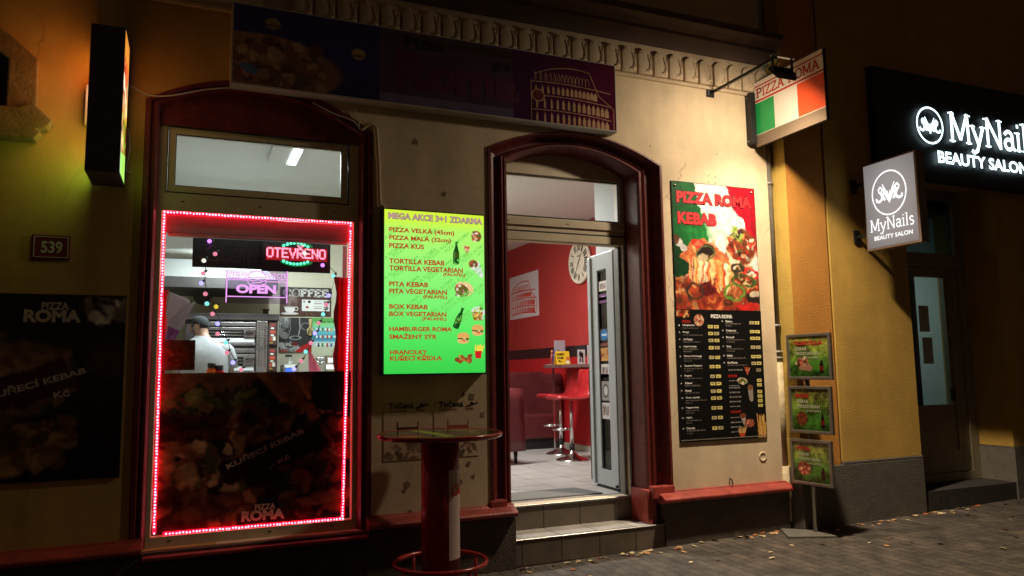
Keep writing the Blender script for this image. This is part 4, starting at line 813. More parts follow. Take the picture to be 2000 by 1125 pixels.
for k, v in enumerate((.462, .545, .580, .634, .670, .705, .742, .835, .850, .868, .915, .955)):
    P.poly([(.915, v - .004), (.968, v - .004), (.968, v + .020), (.915, v + .020)], (214, 196, 110) if k else (150, 140, 110)); P.poly([(.928, v + .004), (.955, v + .004), (.955, v + .012), (.928, v + .012)], (96, 84, 50), .8)
for v in (.462, .545, .585, .60, .636, .672, .708, .745, .832, .868, .905, .942):
    x = .575
    while x < .69 + .05 * (v < .5): l = rp.uniform(.015, .05); P.poly([(x, v), (x + l, v), (x + l, v + .009), (x, v + .009)], (150, 144, 136), .85); x += l + .008
P.poly([(.765, .445), (.84, .450), (.80, .51)], (200, 90, 60)); P.blobs(8, .775, .825, .45, .48, .008, .014, [(170, 40, 30), (230, 200, 150)], 5); P.ell(.735, .553, .062, .026, (200, 180, 150), 8); P.blobs(16, .69, .78, .535, .572, .008, .018, [(110, 50, 34), (90, 120, 50), (214, 190, 160)], 6)
P.poly([(.795, .60), (.86, .595), (.855, .71), (.83, .72), (.81, .70)], (150, 136, 124)); P.ell(.828, .605, .034, .022, (120, 80, 50)); P.poly([(.685, .82), (.755, .815), (.75, .88), (.735, .905)], (170, 156, 146)); P.ell(.72, .825, .036, .02, (120, 60, 40))
P.ell(.80, .885, .058, .032, (160, 84, 60)); P.blobs(12, .75, .85, .86, .915, .012, .02, [(190, 120, 90), (130, 60, 44)], 7); P.poly([(.665, .945), (.745, .945), (.73, .99), (.68, .99)], (190, 70, 34))
for i in range(10): P.line([(.67 + .008 * i, .955), (.66 + .0105 * i, .91 + .02 * rp.random())], .004, (210, 160, 100))
for i in range(22): x = .90 + .1 * rp.random(); P.line([(x, 1), (x + rp.uniform(-.04, .03), .80 + .15 * rp.random())], .006, rp.choice([(196, 140, 70), (150, 90, 44), (220, 170, 90)]))
P.poly([(.0, .985), (1, .985), (1, .992), (0, .992)], (120, 112, 104)); P.build('print', fr, PRINT, t)
put_text(bw, fr, 'PIZZA ROMA', .395, .65, .030, .060, .05, .0012); bw.build('lettering', TXW, t)
b = MB(); put_text(b, fr, 'PIZZA', .062, .16, .078, .100, .05, .0012); put_text(b, fr, 'GYROS', .565, .675, .502, .524, .05, .0012); put_text(b, fr, 'SMAŽENÉ', .575, .70, .778, .800, .03, .0012); b.build('lettering', solid('list_red', (170, 34, 30)), t)
# ---- hanging flag sign
t = thing('hanging_flag_sign', 'projecting pizzeria sign with green white and red flag hung at the building corner', 'sign', (5.10, 0, 3.78))
HX = 5.14; b = MB(); b.box(HX - .006, HX + .03, -.965, -.06, 3.752, 4.415); b.build('casing', BLACKM, t, bevel=.003, seg=1)
fr = Frame((HX - .008, -.062, 4.412), (0, -.90, 0), (0, 0, -.658), (-1, 0, 0))
P = Pic(180, 130, (224, 212, 194)); P.poly([(0, .330), (.30, .330), (.30, .815), (0, .815)], (22, 150, 78)); P.poly([(.64, .330), (1, .330), (1, .815), (.64, .815)], (226, 84, 44)); P.poly([(0, .825), (1, .825), (1, 1), (0, 1)], (120, 102, 84))
for v in (.072, .300): P.poly([(0, v - .012), (1, v - .012), (1, v + .012), (0, v + .012)], (190, 50, 36))
P.build('print', fr, mat('flag_print', rough=.3, vcol=True), t)
b = MB(); gl = serif_glyphs('PIZZA ROMA', .17, .34, .10, .05); put_text(b, fr, '', .03, .96, .105, .262, d=.0015, gl=gl); b.build('lettering', solid('flag_red_text', (196, 52, 36)), t)
b = MB(); b.box(HX - .075, HX - .055, -.012, 0, 3.785, 4.31); b.box(HX - .07, HX + .01, -.075, -.011, 3.785, 4.31); b.build('wall_bracket', BLACKM, t, bevel=.004)
b = MB()
for z in (4.27, 3.82): b.lathe([(0, -.02), (.008, -.018), (.008, 0)], (HX - .066, -.011, z), 8, 'y')
b.build('bolt', ALU, t)
# ---- floodlight on its arm
t = thing('floodlight', 'black floodlight hanging from a straight wall arm beside the flag sign', 'lamp', (4.66, 0, 4.2))
b = MB(); b.box(4.59, 4.68, -.012, 0, 4.225, 4.325); b.build('wall_plate', BLACKM, t, bevel=.003)
b = MB()
for z in (4.25, 4.275, 4.30): b.lathe([(0, -.012), (.007, -.010), (.007, 0)], (4.605, -.012, z), 8, 'y')
b.build('bolt', ALU, t)
b = MB(); b.box(4.645, 4.668, -.90, -.012, 4.265, 4.288); b.build('arm', BLACKM, t)
b = MB(); b.box(4.60, 4.86, -.905, -.88, 4.2885, 4.30); b.build('cross_bar', ALU, t)
for x_ in (4.615, 4.83): b = MB(); b.box(x_, x_ + .007, -.905, -.88, 4.13, 4.2884); b.build('yoke_arm', BLACKM, t)
b = MB(); b.tube([(4.70, -.89, 4.27), (4.68, -.86, 4.23), (4.70, -.88, 4.17)], .006); b.build('cord', BLACKM, t)
mm = Matrix.Translation((4.726, -.893, 4.150)) @ Matrix.Rotation(math.radians(48), 4, 'X')
b = MB(); b.box(-.10, .10, -.075, .075, .0, .018, mm); b.box(-.105, .105, -.08, .08, -.022, 0, mm)
for k in range(6): b.box(-.085 + .034 * k, -.080 + .034 * k, -.06, .06, .018, .034, mm)
b.build('housing', BLACKM, t)
b = MB(); b.box(-.09, .09, -.065, .065, -.0245, -.0225, mm); b.build('lens', mat('lamp_lens', WARM, emit=20), t)
# ---- downpipe in the corner
t = thing('downpipe', 'grey rain downpipe in the corner between the cream and ochre buildings', 'drainpipe', (5.345, .05, 0))
ZINC = mat('zinc', (.26, .24, .20), .55, .4, var=.35, scale=8)
b = MB(); b.tube([(5.338, .025, 8), (5.338, .025, 1.62)], .036, 14); b.build('pipe', ZINC, t)
b = MB(); b.tube([(5.336, .022, 1.62), (5.336, .022, .62)], .043, 14); b.tube([(5.336, .022, .62), (5.336, .015, .1)], .048, 14); b.build('standpipe', mat('cream_pipe', (.46, .37, .22), .7, var=.3, scale=14), t)
b = MB()
for z in (3.42, 1.98, 1.72, 1.66): b.lathe([(.036, -.014), (.047, -.01), (.047, .01), (.036, .014)], (5.338, .025, z), 14)
b.build('clamp', ZINC, t)
# ---- salon signs
t = thing('salon_hanging_sign', 'square grey illuminated nail salon sign with white curled emblem, hung from wall', 'illuminated sign', (6.3, -.17, 2.73))
SX = 6.22; c = [(-.300, 3.585), (-.935, 2.712)]
q0 = CAM + (lambda d: d * ((SX - CAM.x) / d.x))(RX * ((1682 - 1000) / 1467.54) + DN * ((324 - 562.5) / 1467.54) + FW)
q1 = CAM + (lambda d: d * ((SX - CAM.x) / d.x))(RX * ((1800 - 1000) / 1467.54) + DN * ((472 - 562.5) / 1467.54) + FW)
sy0, sy1, szt, szb = q0.y, q1.y, q0.z, q1.z
b = MB(); b.box(SX + .004, SX + .11, sy1, sy0, szb, szt); b.build('casing', mat('bronze_frame', (.20, .15, .11), .4, .4), t, bevel=.006)
fr = Frame((SX, sy0 - .02, szt - .02), (0, sy1 - sy0 + .04, 0), (0, 0, szb - szt + .04), (-1, 0, 0))
P = Pic(70, 90, (124, 119, 117)); P.ell(.5, .40, .46, .40, (166, 160, 158), 0, .8, 1.0); P.ell(.5, .82, .50, .16, (156, 150, 148), 0, .7, 1.0); P.build('backlit_face', fr, mat('salon_backlit', vcol=True, emit=.95, rough=.3), t)
def emblem(b, fr, cu, cv, ru, rv, d=.002, ringw=.035):
    n = 40
    o = [fr(cu + ru * math.cos(2 * math.pi * i / n), cv + rv * math.sin(2 * math.pi * i / n), d) for i in range(n)]
    k = 1 - ringw * 2; i_ = [fr(cu + k * ru * math.cos(2 * math.pi * i / n), cv + k * rv * math.sin(2 * math.pi * i / n), d) for i in range(n)]
    b.add(o + i_, [(j, (j + 1) % n, n + (j + 1) % n, n + j) for j in range(n)])
    V, F = [], []
    for s in (-1, 1):
        for path, w0 in (([(.0, .42), (-.10, .20), (-.14, -.05), (-.24, -.26), (-.34, -.44)], .07), ([(-.06, .30), (-.20, .04), (-.32, -.20), (-.48, -.34), (-.58, -.22), (-.54, -.08), (-.42, -.08), (-.40, -.18)], .09), ([(-.10, .10), (-.26, -.12), (-.34, -.16)], .08), ([(-.44, -.04), (-.36, .10), (-.42, .26), (-.56, .34), (-.70, .30), (-.72, .18)], .13), ([(-.24, .30), (-.34, .14), (-.30, -.02), (-.20, -.12)], .10), ([(.0, .46), (-.03, .1), (-.08, -.1)], .05)):
            for j in range(len(path) - 1): stroke_quads([(s * path[j][0], path[j][1]), (s * path[j + 1][0], path[j + 1][1])], w0 * (1.15 - .55 * j / len(path)), V, F)
    b.add([fr(cu + ru * 1.02 * p[0], cv + rv * .95 * p[1], d) for p in V], F)
WGLOW = mat('white_glow', (1.0, .99, .98), emit=1.25, sample=False)
b = MB(); emblem(b, fr, .49, .385, .345, .265); b.build('emblem', WGLOW, t)
b = MB(); put_text(b, fr, '', .07, .93, .66, .855, d=.002, gl=serif_glyphs('MyNails', .11, .26, .05, .03)); put_text(b, fr, 'BEAUTY SALON', .14, .89, .865, .915, .02, .002); b.build('lettering', WGLOW, t)
for z in (3.16, 2.90):
    zz = szt - (szt - szb) * (.20 if z > 3 else .80); b = MB(); b.box(SX + .04, SX + .07, sy0, -.165, zz - .015, zz + .015); b.box(SX + .02, SX + .09, -.19, -.17, zz - .07, zz + .07); b.build('wall_bracket', BLACKM, t)
t = thing('salon_fascia_sign', 'wide black nail salon fascia with glowing blue white letters and round emblem', 'illuminated sign', (8, -.17, 3.6))
FY = -.25; b = MB(); b.box(6.56, 11.4, FY, -.17, 3.56, 4.75); b.build('panel', mat('black_panel', (.005, .006, .008), .6), t, bevel=.004)
fr = Frame((0, FY - .03, 0), (1, 0, 0), (0, 0, -1), (0, -1, 0))
GLOW = mat('letter_glow', (.72, .93, 1.0), emit=3.0)
e0, e1 = at(1785, 246, FY), at(1837, 246, FY); eu = (e0.x + e1.x) / 2; ez = at(1811, 246.5, FY).z; er = (e1.x - e0.x) / 2
b = MB(); emblem(b, fr, eu, -ez, er, er * 1.0, .0, .05); b.build('emblem', GLOW, t)
l0 = at(1850, 277, FY); lc = at(1850, 221, FY); l1 = at(2000, 245, FY)
gl = serif_glyphs('MyNails', .125, .26, .05, .0); V_, F_ = gl; capw = lc.z - l0.z
iw = max(V_[:, 0]) - min(V_[:, 0])
wid = (l1.x - l0.x) * 1.12
yl, yh = V_[:, 1].min(), V_[:, 1].max()
b = MB(); put_text(b, fr, '', l0.x, l0.x + wid, -(l0.z + capw * yh), -(l0.z + capw * yl), d=0, gl=gl); 
k0, k1 = at(1828, 319, FY), at(2003, 345, FY); kc = at(1828, 297, FY)
put_text(b, fr, 'BEAUTY SALON', k0.x, k1.x, -(kc.z + .01), -(k0.z), .03, 0); 
b.build('lettering', GLOW, t)
# ---- folding display stand with three frames
t = thing('display_stand', 'freestanding display stand with three stacked green menu frames on the pavement', 'sign stand', (5.30, -.33, gz(5.3)), group=None)
DX = 5.30; g0 = gz(DX) + .005
STEEL = mat('steel_frame', (.26, .24, .20), .4, .75, var=.15, scale=12)
bd = []
for k, (corn, lab) in enumerate((([(1536, 651), (1614, 652), (1616, 745), (1540, 739)], 'topmost green menu frame with a wrap and bottle'), ([(1541, 752), (1617, 757), (1617, 850), (1545, 845)], 'middle green menu frame with pizza and bottle'), ([(1546, 855), (1617, 863), (1619, 960), (1545, 938)], 'lowest green menu frame with a red kebab plate'))):
    def onx(px, py):
        d = RX * ((px - 1000) / 1467.54) + DN * ((py - 562.5) / 1467.54) + FW; return CAM + d * ((DX - CAM.x) / d.x)
    q = [onx(*c_) for c_ in corn]; y0 = (q[0].y + q[3].y) / 2; y1 = (q[1].y + q[2].y) / 2; zt = (q[0].z + q[1].z) / 2; zb = (q[2].z + q[3].z) / 2
    tw = .055
    f = lambda a, c_, d: (DX + d + (a - y0) * -.12, a, c_)
    b = MB(); b.prism([(y1, zb), (y0, zb), (y0, zt), (y1, zt)], f, -.012, .016, [[(y1 + .03, zb + .03), (y0 - .03, zb + .03), (y0 - .03, zt - .03), (y1 + .03, zt - .03)]]); fo = b.build('frame', STEEL, t, bevel=.006); fo['label'] = lab
    fr = Frame(f(y0 - .028, zt - .028, -.004), Vector(f(y1 + .028, zt, 0)) - Vector(f(y0 - .028, zt, 0)), (0, 0, zb - zt + .056), (-1, -.12, 0))
    P = Pic(90, 84, (74, 96, 30)); P.vgrad([(0, (120, 112, 48)), (.4, (92, 110, 42)), (.75, (56, 100, 30)), (1, (32, 62, 20))]); P.noise(6, 1.1, 20 + k)
    P.blobs(70, 0, 1, 0, .5, .008, .03, [(190, 180, 110), (60, 64, 20), (150, 150, 70), (44, 40, 14)], 30 + k, 4, .7)  # gold streaks: glints of the wrinkled foil painted into the print
    if k == 0: P.poly([(.18, .55), (.35, .50), (.60, .78), (.52, .86), (.25, .82)], (150, 110, 84)); P.blobs(24, .15, .45, .5, .75, .02, .05, [(170, 90, 60), (90, 40, 30), (200, 170, 130)], 3)
    elif k == 1: P.ell(.26, .72, .15, .17, (96, 44, 24)); P.blobs(26, .14, .4, .58, .86, .02, .05, [(120, 60, 30), (70, 30, 20), (150, 90, 50)], 4, 2, .8, (.26, .72, .13, .15))
    else: P.ell(.30, .66, .18, .17, (150, 60, 40)); P.blobs(40, .12, .48, .5, .84, .02, .05, [(200, 100, 70), (150, 44, 34), (226, 170, 130), (110, 36, 26)], 5, 2, .9, (.3, .66, .16, .15)); 
    P.ell(.72, .68, .16, .16, (70, 130, 40), 0, .6, .9); P.poly([(.76, .92), (.86, .92), (.86, .72), (.83, .60), (.79, .60), (.76, .72)], (26, 12, 12)); P.poly([(.76, .84), (.86, .84), (.86, .74), (.76, .74)], (96, 24, 20) if k < 2 else (40, 22, 16))
    P.build('print', fr, mat('foil_glint_print', rough=.22, vcol=True, spec=.6, bump=.5, bscale=9), fo)
    b = MB(); put_text(b, fr, 'TORTILLA' if k == 0 else 'BOX' if k == 1 else 'PITA', .12, .88 if k == 0 else .5, .11, .21, .06, .002); b.build('lettering', solid('stand_red', (170, 40, 26)), fo)
    b = MB(); put_text(b, fr, 'KEBAB', .16, .45, .26, .34, .03, .002); put_text(b, fr, 'VEGETARIAN', .16, .76, .38, .46, .03, .002); put_text(b, fr, '(FALAFEL)', .40, .78, .50, .56, .02, .002); b.build('lettering', solid('stand_pale', (170, 172, 140)), fo)
    bd.append((y0, y1, zt, zb))
ym = -.30
b = MB(); b.tube([(DX + .078, ym, g0), (DX + .078, ym, bd[0][2] - .05)], .022, 12); b.build('pole', STEEL, t)
b = MB(); 
for (y0, y1, zt, zb) in bd: b.box(DX + .045, DX + .070, ym - .03, ym + .03, zb - .01, zb + .05)
b.build('clamp', BLACKM, t)
q = [Vector(p_) for p_ in ((5.02, -.33), (5.20, -.03), (5.46, -.30), (5.40, -.53))]
b = MB(); b.prism([(p_.x, p_.y) for p_ in q], lambda a, c_, d: (a, c_, gz(a) + d - .006 * max(0, -c_)), .002, .016); b.build('base_plate', mat('base_plate', (.17, .155, .13), .5, .3, var=.2, scale=10), t)
# ---- bar table
TX, TY = 1.672, -.53; tg = gz(TX)
t = thing('bar_table', 'round red rimmed bar table with drum pedestal and foot ring on the pavement', 'table', (TX, TY, tg))
p = at(858, 846, TY); tz = p.z; TR = .447
RED = mat('table_red', (.34, .020, .018), .22, var=.12, scale=8, coat=.4)
b = MB(); b.lathe([(0, -.030), (TR - .01, -.030), (TR, -.022), (TR + .004, -.008), (TR, .004), (TR - .012, .006), (TR - .018, .001), (0, .001)], (TX, TY, tz), 72); b.build('table_top', RED, t)
P = Pic(150, 150, (38, 46, 34)); P.noise(5, .5, 2); P.poly([(.60, 0), (1, 0), (1, 1), (.5, 1)], (30, 26, 12), .8)
for k in range(26): u = .1 + .8 * k / 26; P.poly([(.33 + .10 * u, u), (.43 + .10 * u, u), (.43 + .10 * u, u + .02), (.33 + .10 * u, u + .02)], (120, 140, 34)); P.poly([(.66 + .10 * u, u), (.72 + .10 * u, u), (.72 + .10 * u, u + .018), (.66 + .10 * u, u + .018)], (124, 128, 34)) if k % 2 else None
P.blobs(16, .62, .95, .1, .5, .02, .05, [(150, 150, 60), (120, 90, 40), (60, 70, 20)], 3, 2.5); P.ell(.16, .72, .12, .10, (120, 70, 40)); P.blobs(14, .08, .26, .64, .8, .015, .03, [(160, 90, 50), (90, 50, 28)], 6); P.blobs(30, .1, .9, .1, .9, .006, .014, [(150, 160, 110), (80, 90, 60)], 8, 3)
rr = TR - .022; b = MB()
P.a = np.clip(P.a * 1.7, 0, 255)
fr = Frame((TX - rr, TY + rr, tz + .0025), (2 * rr, 0, 0), (0, -2 * rr, 0), (0, 0, 1))
o = P.build('tabletop_print', fr, mat('table_print', rough=.10, vcol=True, spec=.6), t)
bm = bmesh.new(); bm.from_mesh(o.data); bmesh.ops.delete(bm, geom=[f for f in bm.faces if (f.calc_center_median().xy - Vector((TX, TY))).length > rr], context='FACES'); bm.to_mesh(o.data); bm.free()
cr = .137; b = MB(); b.lathe([(cr, 0), (cr, tz - .03 - tg - .02)], (TX, TY, tg + .02), 48); b.build('pedestal', mat('pedestal_red', (.26, .014, .014), .28, var=.15, scale=6), t)
# pale printed panel wrapped round the right side of the drum, with a few red script strokes
b = MB(); rows = []
for k in range(2):
    z = (.27, tz - .25)[k]; rows.append([(TX + (cr + .0015) * math.cos(a), TY + (cr + .0015) * math.sin(a), z) for a in np.linspace(math.radians(-82), math.radians(30), 24)])
b.grid(rows); pan = b.build('printed_panel', mat('pale_panel', (.56, .43, .37), .35, var=.12, scale=6), t)
b = MB(); ctr = math.radians(-18); fz = lambda u, v: (TX + (cr + .005) * math.cos(math.radians(-80 + 60 * u)), TY + (cr + .005) * math.sin(math.radians(-80 + 60 * u)), .70 + .085 * v)
V, F = glyphs('Cola', .04); lo, hi = V.min(0), V.max(0); Pn = (V - lo) / (hi - lo); b.add([fz(.05 + .9 * (p_[0] + .18 * p_[1]), p_[1] + .15 * p_[0]) for p_ in Pn], F); b.build('lettering', TXR, pan)
b = MB(); b.lathe([(0, .002), (.33, .002), (.335, .01), (.32, .022), (cr, .03), (0, .03)], (TX, TY, tg), 48); b.build('base_disc', mat('base_dark', (.10, .012, .012), .4, var=.3, scale=10), t)
fz_ = .235; RR = .325; b = MB(); b.tube([(TX + RR * math.cos(a), TY + RR * math.sin(a), fz_) for a in [2 * math.pi * i / 56 for i in range(56)]], .017, 10, closed=True); b.build('foot_ring', RED, t)
for a in (20, 110, 200, 290):
    a = math.radians(a); b = MB(); b.tube([(TX + RR * math.cos(a), TY + RR * math.sin(a), fz_), (TX + RR * math.cos(a), TY + RR * math.sin(a), tg + .012)], .011, 8); b.tube([(TX + RR * math.cos(a), TY + RR * math.sin(a), tg + .05), (TX + .12 * math.cos(a), TY + .12 * math.sin(a), tg + .05)], .009, 8); b.build('ring_leg', RED, t)
# ---- LED rope round the big pane
t = thing('led_strip', 'glowing red LED light strip framing the big shop window pane', 'light strip', (.45, .08, .5))
LY = FR + .044; path = [at(301, 1041, LY), at(321, 415, LY), at(684, 437, LY), at(668, 1012, LY), at(318, 1042, LY)]
b = MB()
for q0, q1 in zip(path[:-1], path[1:]):
    d = (q1 - q0); n_ = Vector((-d.z, 0, d.x)).normalized() * .013
    b.tube([q0 + Vector((0, -.014, 0)), q1 + Vector((0, -.014, 0))], .011, 8)
b.build('light_band', mat('led_red', (1.0, .002, .014), emit=5.5), t)
b = MB(); rl_ = random.Random(12)
for q0, q1 in zip(path[:-1], path[1:]):
    l = (q1 - q0).length; n_ = int(l / .0215)
    for i in range(n_ + 1):
        if rl_.random() < .02: continue
        p = q0 + (q1 - q0) * (i / n_); b.ball((p.x + rl_.uniform(-.002, .002), p.y - .024, p.z + rl_.uniform(-.002, .002)), rl_.uniform(.0062, .0082), 6, 4)
tag(b.build('bead', mat('led_bead', (1.0, .30, .42), emit=4.0, sample=False), t), kind='stuff')
# ---- films on the lower glass
t = thing('window_film', 'dark kebab photo film with pale lettering covering the lower window pane', 'poster', (.45, .08, .5))
GY = FR + .046; fx0, fx1, fz0, fz1 = -.218, 1.154, .474, at(500, 727, GY).z
fr = wallframe(fx0, fx1, fz0, fz1, GY); kebab_pic(170, 150, 11, False).build('print', fr, GLOSSP, t)
b = MB(); put_text(b, fr, 'KUŘECÍ KEBAB', .33, .76, .475, .52, .03, rot=24); put_text(b, fr, ',- Kč', .56, .68, .575, .61, .02, rot=24); logo(b, fr, .43, .65, .86, .965); b.build('lettering', TXGREY, t)
t = thing('small_window_film', 'small square brown food film on the left of the window pane', 'poster', (-.06, .08, 1.6))
q0, q1 = at(328, 664, GY), at(380, 726, GY); fr = wallframe(fx0, q1.x, q1.z + .012, q0.z, GY)
P = Pic(60, 60, (58, 36, 30)); P.ell(.5, .58, .36, .34, (74, 30, 14), 0, .9, .5); P.blobs(20, .3, .75, .35, .85, .04, .10, [(84, 34, 14), (60, 24, 12), (96, 48, 20)], 4, 2, .6); P.noise(8, .4, 3); P.a *= 1.9; P.build('print', fr, GLOSSP, t)
# ---- fallen leaves
LEAF = [solid('leaf_ochre', (170, 128, 80), .8), solid('leaf_rust', (140, 78, 38), .8), solid('leaf_pale', (190, 168, 132), .8), solid('leaf_dark', (70, 46, 32), .8)]
def leafmesh(k):
    b = MB(); r = random.Random(k); n = 9; rows = []
    for i in range(n):
        u = i / (n - 1); w_ = .42 * math.sin(math.pi * min(1, u * .93 + .04)) * (1 + .25 * (i % 2)); c_ = r.uniform(.25, .5)
        rows.append([((u - .5), s * w_, .12 * abs(s) * c_ + .16 * (u - .5) ** 2 * r.uniform(.6, 1.5) + .04) for s in (-1, -.5, 0, .5, 1)])
    b.grid(rows); b.tube([(.5, 0, .06), (.75, .05, .03)], .02, 4); return b.mesh('leaf')
LM = []
for k in range(12):
    m_ = leafmesh(k); m_.materials.append(LEAF[[0, 1, 2, 1, 2, 0, 3, 2, 1, 0, 2, 3][k]]); LM.append(m_)
rl = random.Random(21); spots = []
for k in range(7):
    cx_ = rl.uniform(2.6, 8.2)
    for i in range(rl.randint(3, 8)): x = cx_ + rl.gauss(0, .13); spots.append((x, (-.07 if x < 5.3 else -.21) - abs(rl.gauss(0, .05)), 'dry fallen leaf lying in a small drift against the foot of the wall'))
for i in range(34): x = rl.uniform(2.45, 5.0); spots.append((x, -.06 - abs(rl.gauss(0, .06)), 'dry fallen leaf lying on the pavement against the step and plinth'))
for i in range(42): x = rl.uniform(2.3, 9.5); spots.append((x, -.25 - rl.random() ** 1.3 * 1.3, 'dry fallen leaf lying on the open dark pavement'))
for i in range(30): x = rl.uniform(5.6, 8.6); spots.append((x, -.20 - abs(rl.gauss(0, .07)), 'dry fallen leaf lying on the pavement along the salon base'))
for x, y, lab in spots:
    if (Vector((x, y)) - Vector((TX, TY))).length < .4: continue
    o = bpy.data.objects.new('fallen_leaf', rl.choice(LM)); COL.objects.link(o); sc = rl.uniform(.03, .066)
    o.location = (x, y, gz(x) - .006 * max(0, -y) + .002); o.scale = (sc, sc, sc); o.rotation_euler = (rl.uniform(-.25, .25), rl.uniform(-.2, .2), rl.uniform(0, 6.28)); tag(o, lab, 'leaf', 'fallen leaves on the pavement')
# ================================================================ dining room seen through the open door
FZ = .42
MAROON = mat('maroon_leather', (.10, .016, .018), .38, var=.25, scale=9, bump=.15, bscale=40)
CHROME = mat('chrome', (.62, .62, .62), .18, 1.0)
REDL = mat('red_leather', (.40, .018, .022), .30, var=.12, scale=8)
WX = 5.2275
t = thing('wall_clock', 'large round cream wall clock with roman numerals on the red wall', 'clock', (WX, 3.84, 3.12))
cc = (WX, 3.84, 3.15); b = MB(); b.lathe([(0, -.035), (.285, -.035), (.30, -.045), (.318, -.04), (.322, -.02), (.318, .0)], cc, 48, 'x'); b.build('dial', mat('clock_cream', (.62, .56, .44), .55, var=.12, scale=5), t)
fr = Frame((WX - .037, cc[1] + .30, cc[2] + .30), (0, -.60, 0), (0, 0, -.60), (-1, 0, 0))
b = MB()
for k, s in enumerate(('XII', 'I', 'II', 'III', 'IIII', 'V', 'VI', 'VII', 'VIII', 'IX', 'X', 'XI')):
    a = math.radians(30 * k); V, F = glyphs(s, .03); lo, hi = V.min(0), V.max(0); wdt = min(.16, .05 * len(s) + .02); Pn = (V - lo) / (hi - lo) - .5
    X = Pn[:, 0] * wdt; Y = Pn[:, 1] * .17; r_ = .37; x = X * math.cos(a) + (Y + r_) * math.sin(a); y = -X * math.sin(a) + (Y + r_) * math.cos(a); b.add([fr(.5 + p, .5 - q) for p, q in zip(x, y)], F)
put_text(b, fr, 'PARIS', .40, .60, .33, .37, .02, 0)
b.build('numerals', TXK, t)
def hand(ang, l, w_):
    b = MB(); a = math.radians(ang); dx, dy = math.sin(a), math.cos(a); b.add([fr(.5 - dx * .06 + dy * w_, .5 + dy * .06 + dx * w_, .006), fr(.5 - dx * .06 - dy * w_, .5 + dy * .06 - dx * w_, .006), fr(.5 + dx * l - dy * w_ * .3, .5 - dy * l - dx * w_ * .3, .006), fr(.5 + dx * l + dy * w_ * .3, .5 - dy * l + dx * w_ * .3, .006)], [(0, 1, 2, 3)]); return b
hand(38, .26, .016).build('hand', TXK, t); hand(212, .36, .012).build('hand', TXK, t)
t = thing('ruin_poster', 'white poster with a red line drawing of an ancient arena on the red wall', 'poster', (WX, 5.94, 2.48))
fr = Frame((5.232, 6.54, 3.235), (0, -1.195, 0), (0, 0, -.755), (-1, 0, 0)); b = MB(); b.box(5.2335, 5.2402, 5.345, 6.54, 2.48, 3.235); b.build('sheet', solid('paper', (200, 196, 196), .7), t)
P = Pic(150, 95, (206, 202, 204)); colosseum(P, .06, .16, .96, .90, (196, 60, 52), (200, 70, 60), .007); P.build('print', fr, PRINT, t)
t = thing('wall_counter', 'narrow dark wall counter shelf holding sauces and cards above the bar stools', 'counter', (5.0, 3.3, 1.62))
SX0, SX1, SYE, SZ = 4.80, 5.238, 4.29, 1.655
b = MB(); b.box(SX0, SX1, 1.6, SYE, SZ - .045, SZ); b.build('top', mat('counter_wood', (.14, .075, .075), .35, var=.2, scale=6), t, bevel=.006)
b = MB(); b.box(4.90, 4.925, SYE - .10, SYE - .075, FZ, SZ - .045); b.build('post', CHROME, t)
def stool(x, y, lab):
    t = thing('bar_stool', lab, 'bar stool', (x, y, FZ), group='red bar stools at the wall counter')
    b = MB(); b.lathe([(.215, .002), (.215, .010), (.19, .022), (.10, .05), (.05, .085), (.032, .11), (.030, .13), (0, .13)], (0, 0, 0), 40); b.build('base', CHROME, t, True)
    b = MB(); b.tube([(0, 0, .12), (0, 0, .76)], .026, 16); b.build('pole', CHROME, t, True)
    b = MB(); b.lathe([(.034, .13), (.034, .20)], (0, 0, 0), 16); b.build('collar', GASKET, t, True)
    b = MB(); b.tube([(-.02, 0, .40), (-.10, .0, .40)] , .012, 8); b.tube([(-.17 + .09 * math.cos(a), .11 * math.sin(a), .40) for a in [2 * math.pi * i / 24 for i in range(24)]], .011, 8, closed=True); b.build('footrest', CHROME, t, True)
    prof = [(-.27, .800), (-.24, .815), (-.10, .800), (.05, .795), (.15, .81), (.205, .85), (.225, .93), (.23, 1.03), (.245, 1.14), (.25, 1.165)]
    b = MB(); th = .045; rows = []
    for side, off in ((1, 0), (-1, -th)):
        pass
    n = len(prof); ring_ = []
    for i, (px_, pz_) in enumerate(prof):
        a = prof[max(i - 1, 0)]; c_ = prof[min(i + 1, n - 1)]; dx, dz = c_[0] - a[0], c_[1] - a[1]; l = math.hypot(dx, dz); nx, nz = -dz / l, dx / l; w_ = .195 - .03 * (i == 0) - .03 * (i == n - 1)
        top = (px_ + nx * th * .5, pz_ + nz * th * .5); bot = (px_ - nx * th * .5, pz_ - nz * th * .5)
        ring_.append([(top[0], -w_, top[1]), (top[0], 0, top[1] - .004), (top[0], w_, top[1]), (px_, w_ + .012, pz_), (bot[0], w_, bot[1]), (bot[0], 0, bot[1]), (bot[0], -w_, bot[1]), (px_, -w_ - .012, pz_)])
    b.grid(ring_, True, True); b.add([Vector(p_) for p_ in ring_[0]], [tuple(range(8))]); b.add([Vector(p_) for p_ in ring_[-1]], [tuple(range(8))[::-1]]); b.build('seat', REDL, t, True)
    b = MB(); b.tube([(p_[0] - .0, .209, p_[1]) for p_ in prof], .006, 6); b.tube([(p_[0], -.209, p_[1]) for p_ in prof], .006, 6); b.build('piping', mat('piping', (.62, .10, .09), .4), t, True)
    return t
stool(4.575, 3.0, 'red leather bar stool nearer the door, under the wall counter')
s2 = stool(4.78, 3.72, 'red leather bar stool deeper in the room, beside the maroon sofa')
t = thing('sofa', 'maroon leather sofa with tall back and black base against the red wall', 'sofa', (4.7, 4.8, FZ))
b = MB(); b.box(4.02, 5.14, 4.98, 5.16, FZ + .10, 1.56); b.build('backrest', MAROON, t, bevel=.05, seg=3)
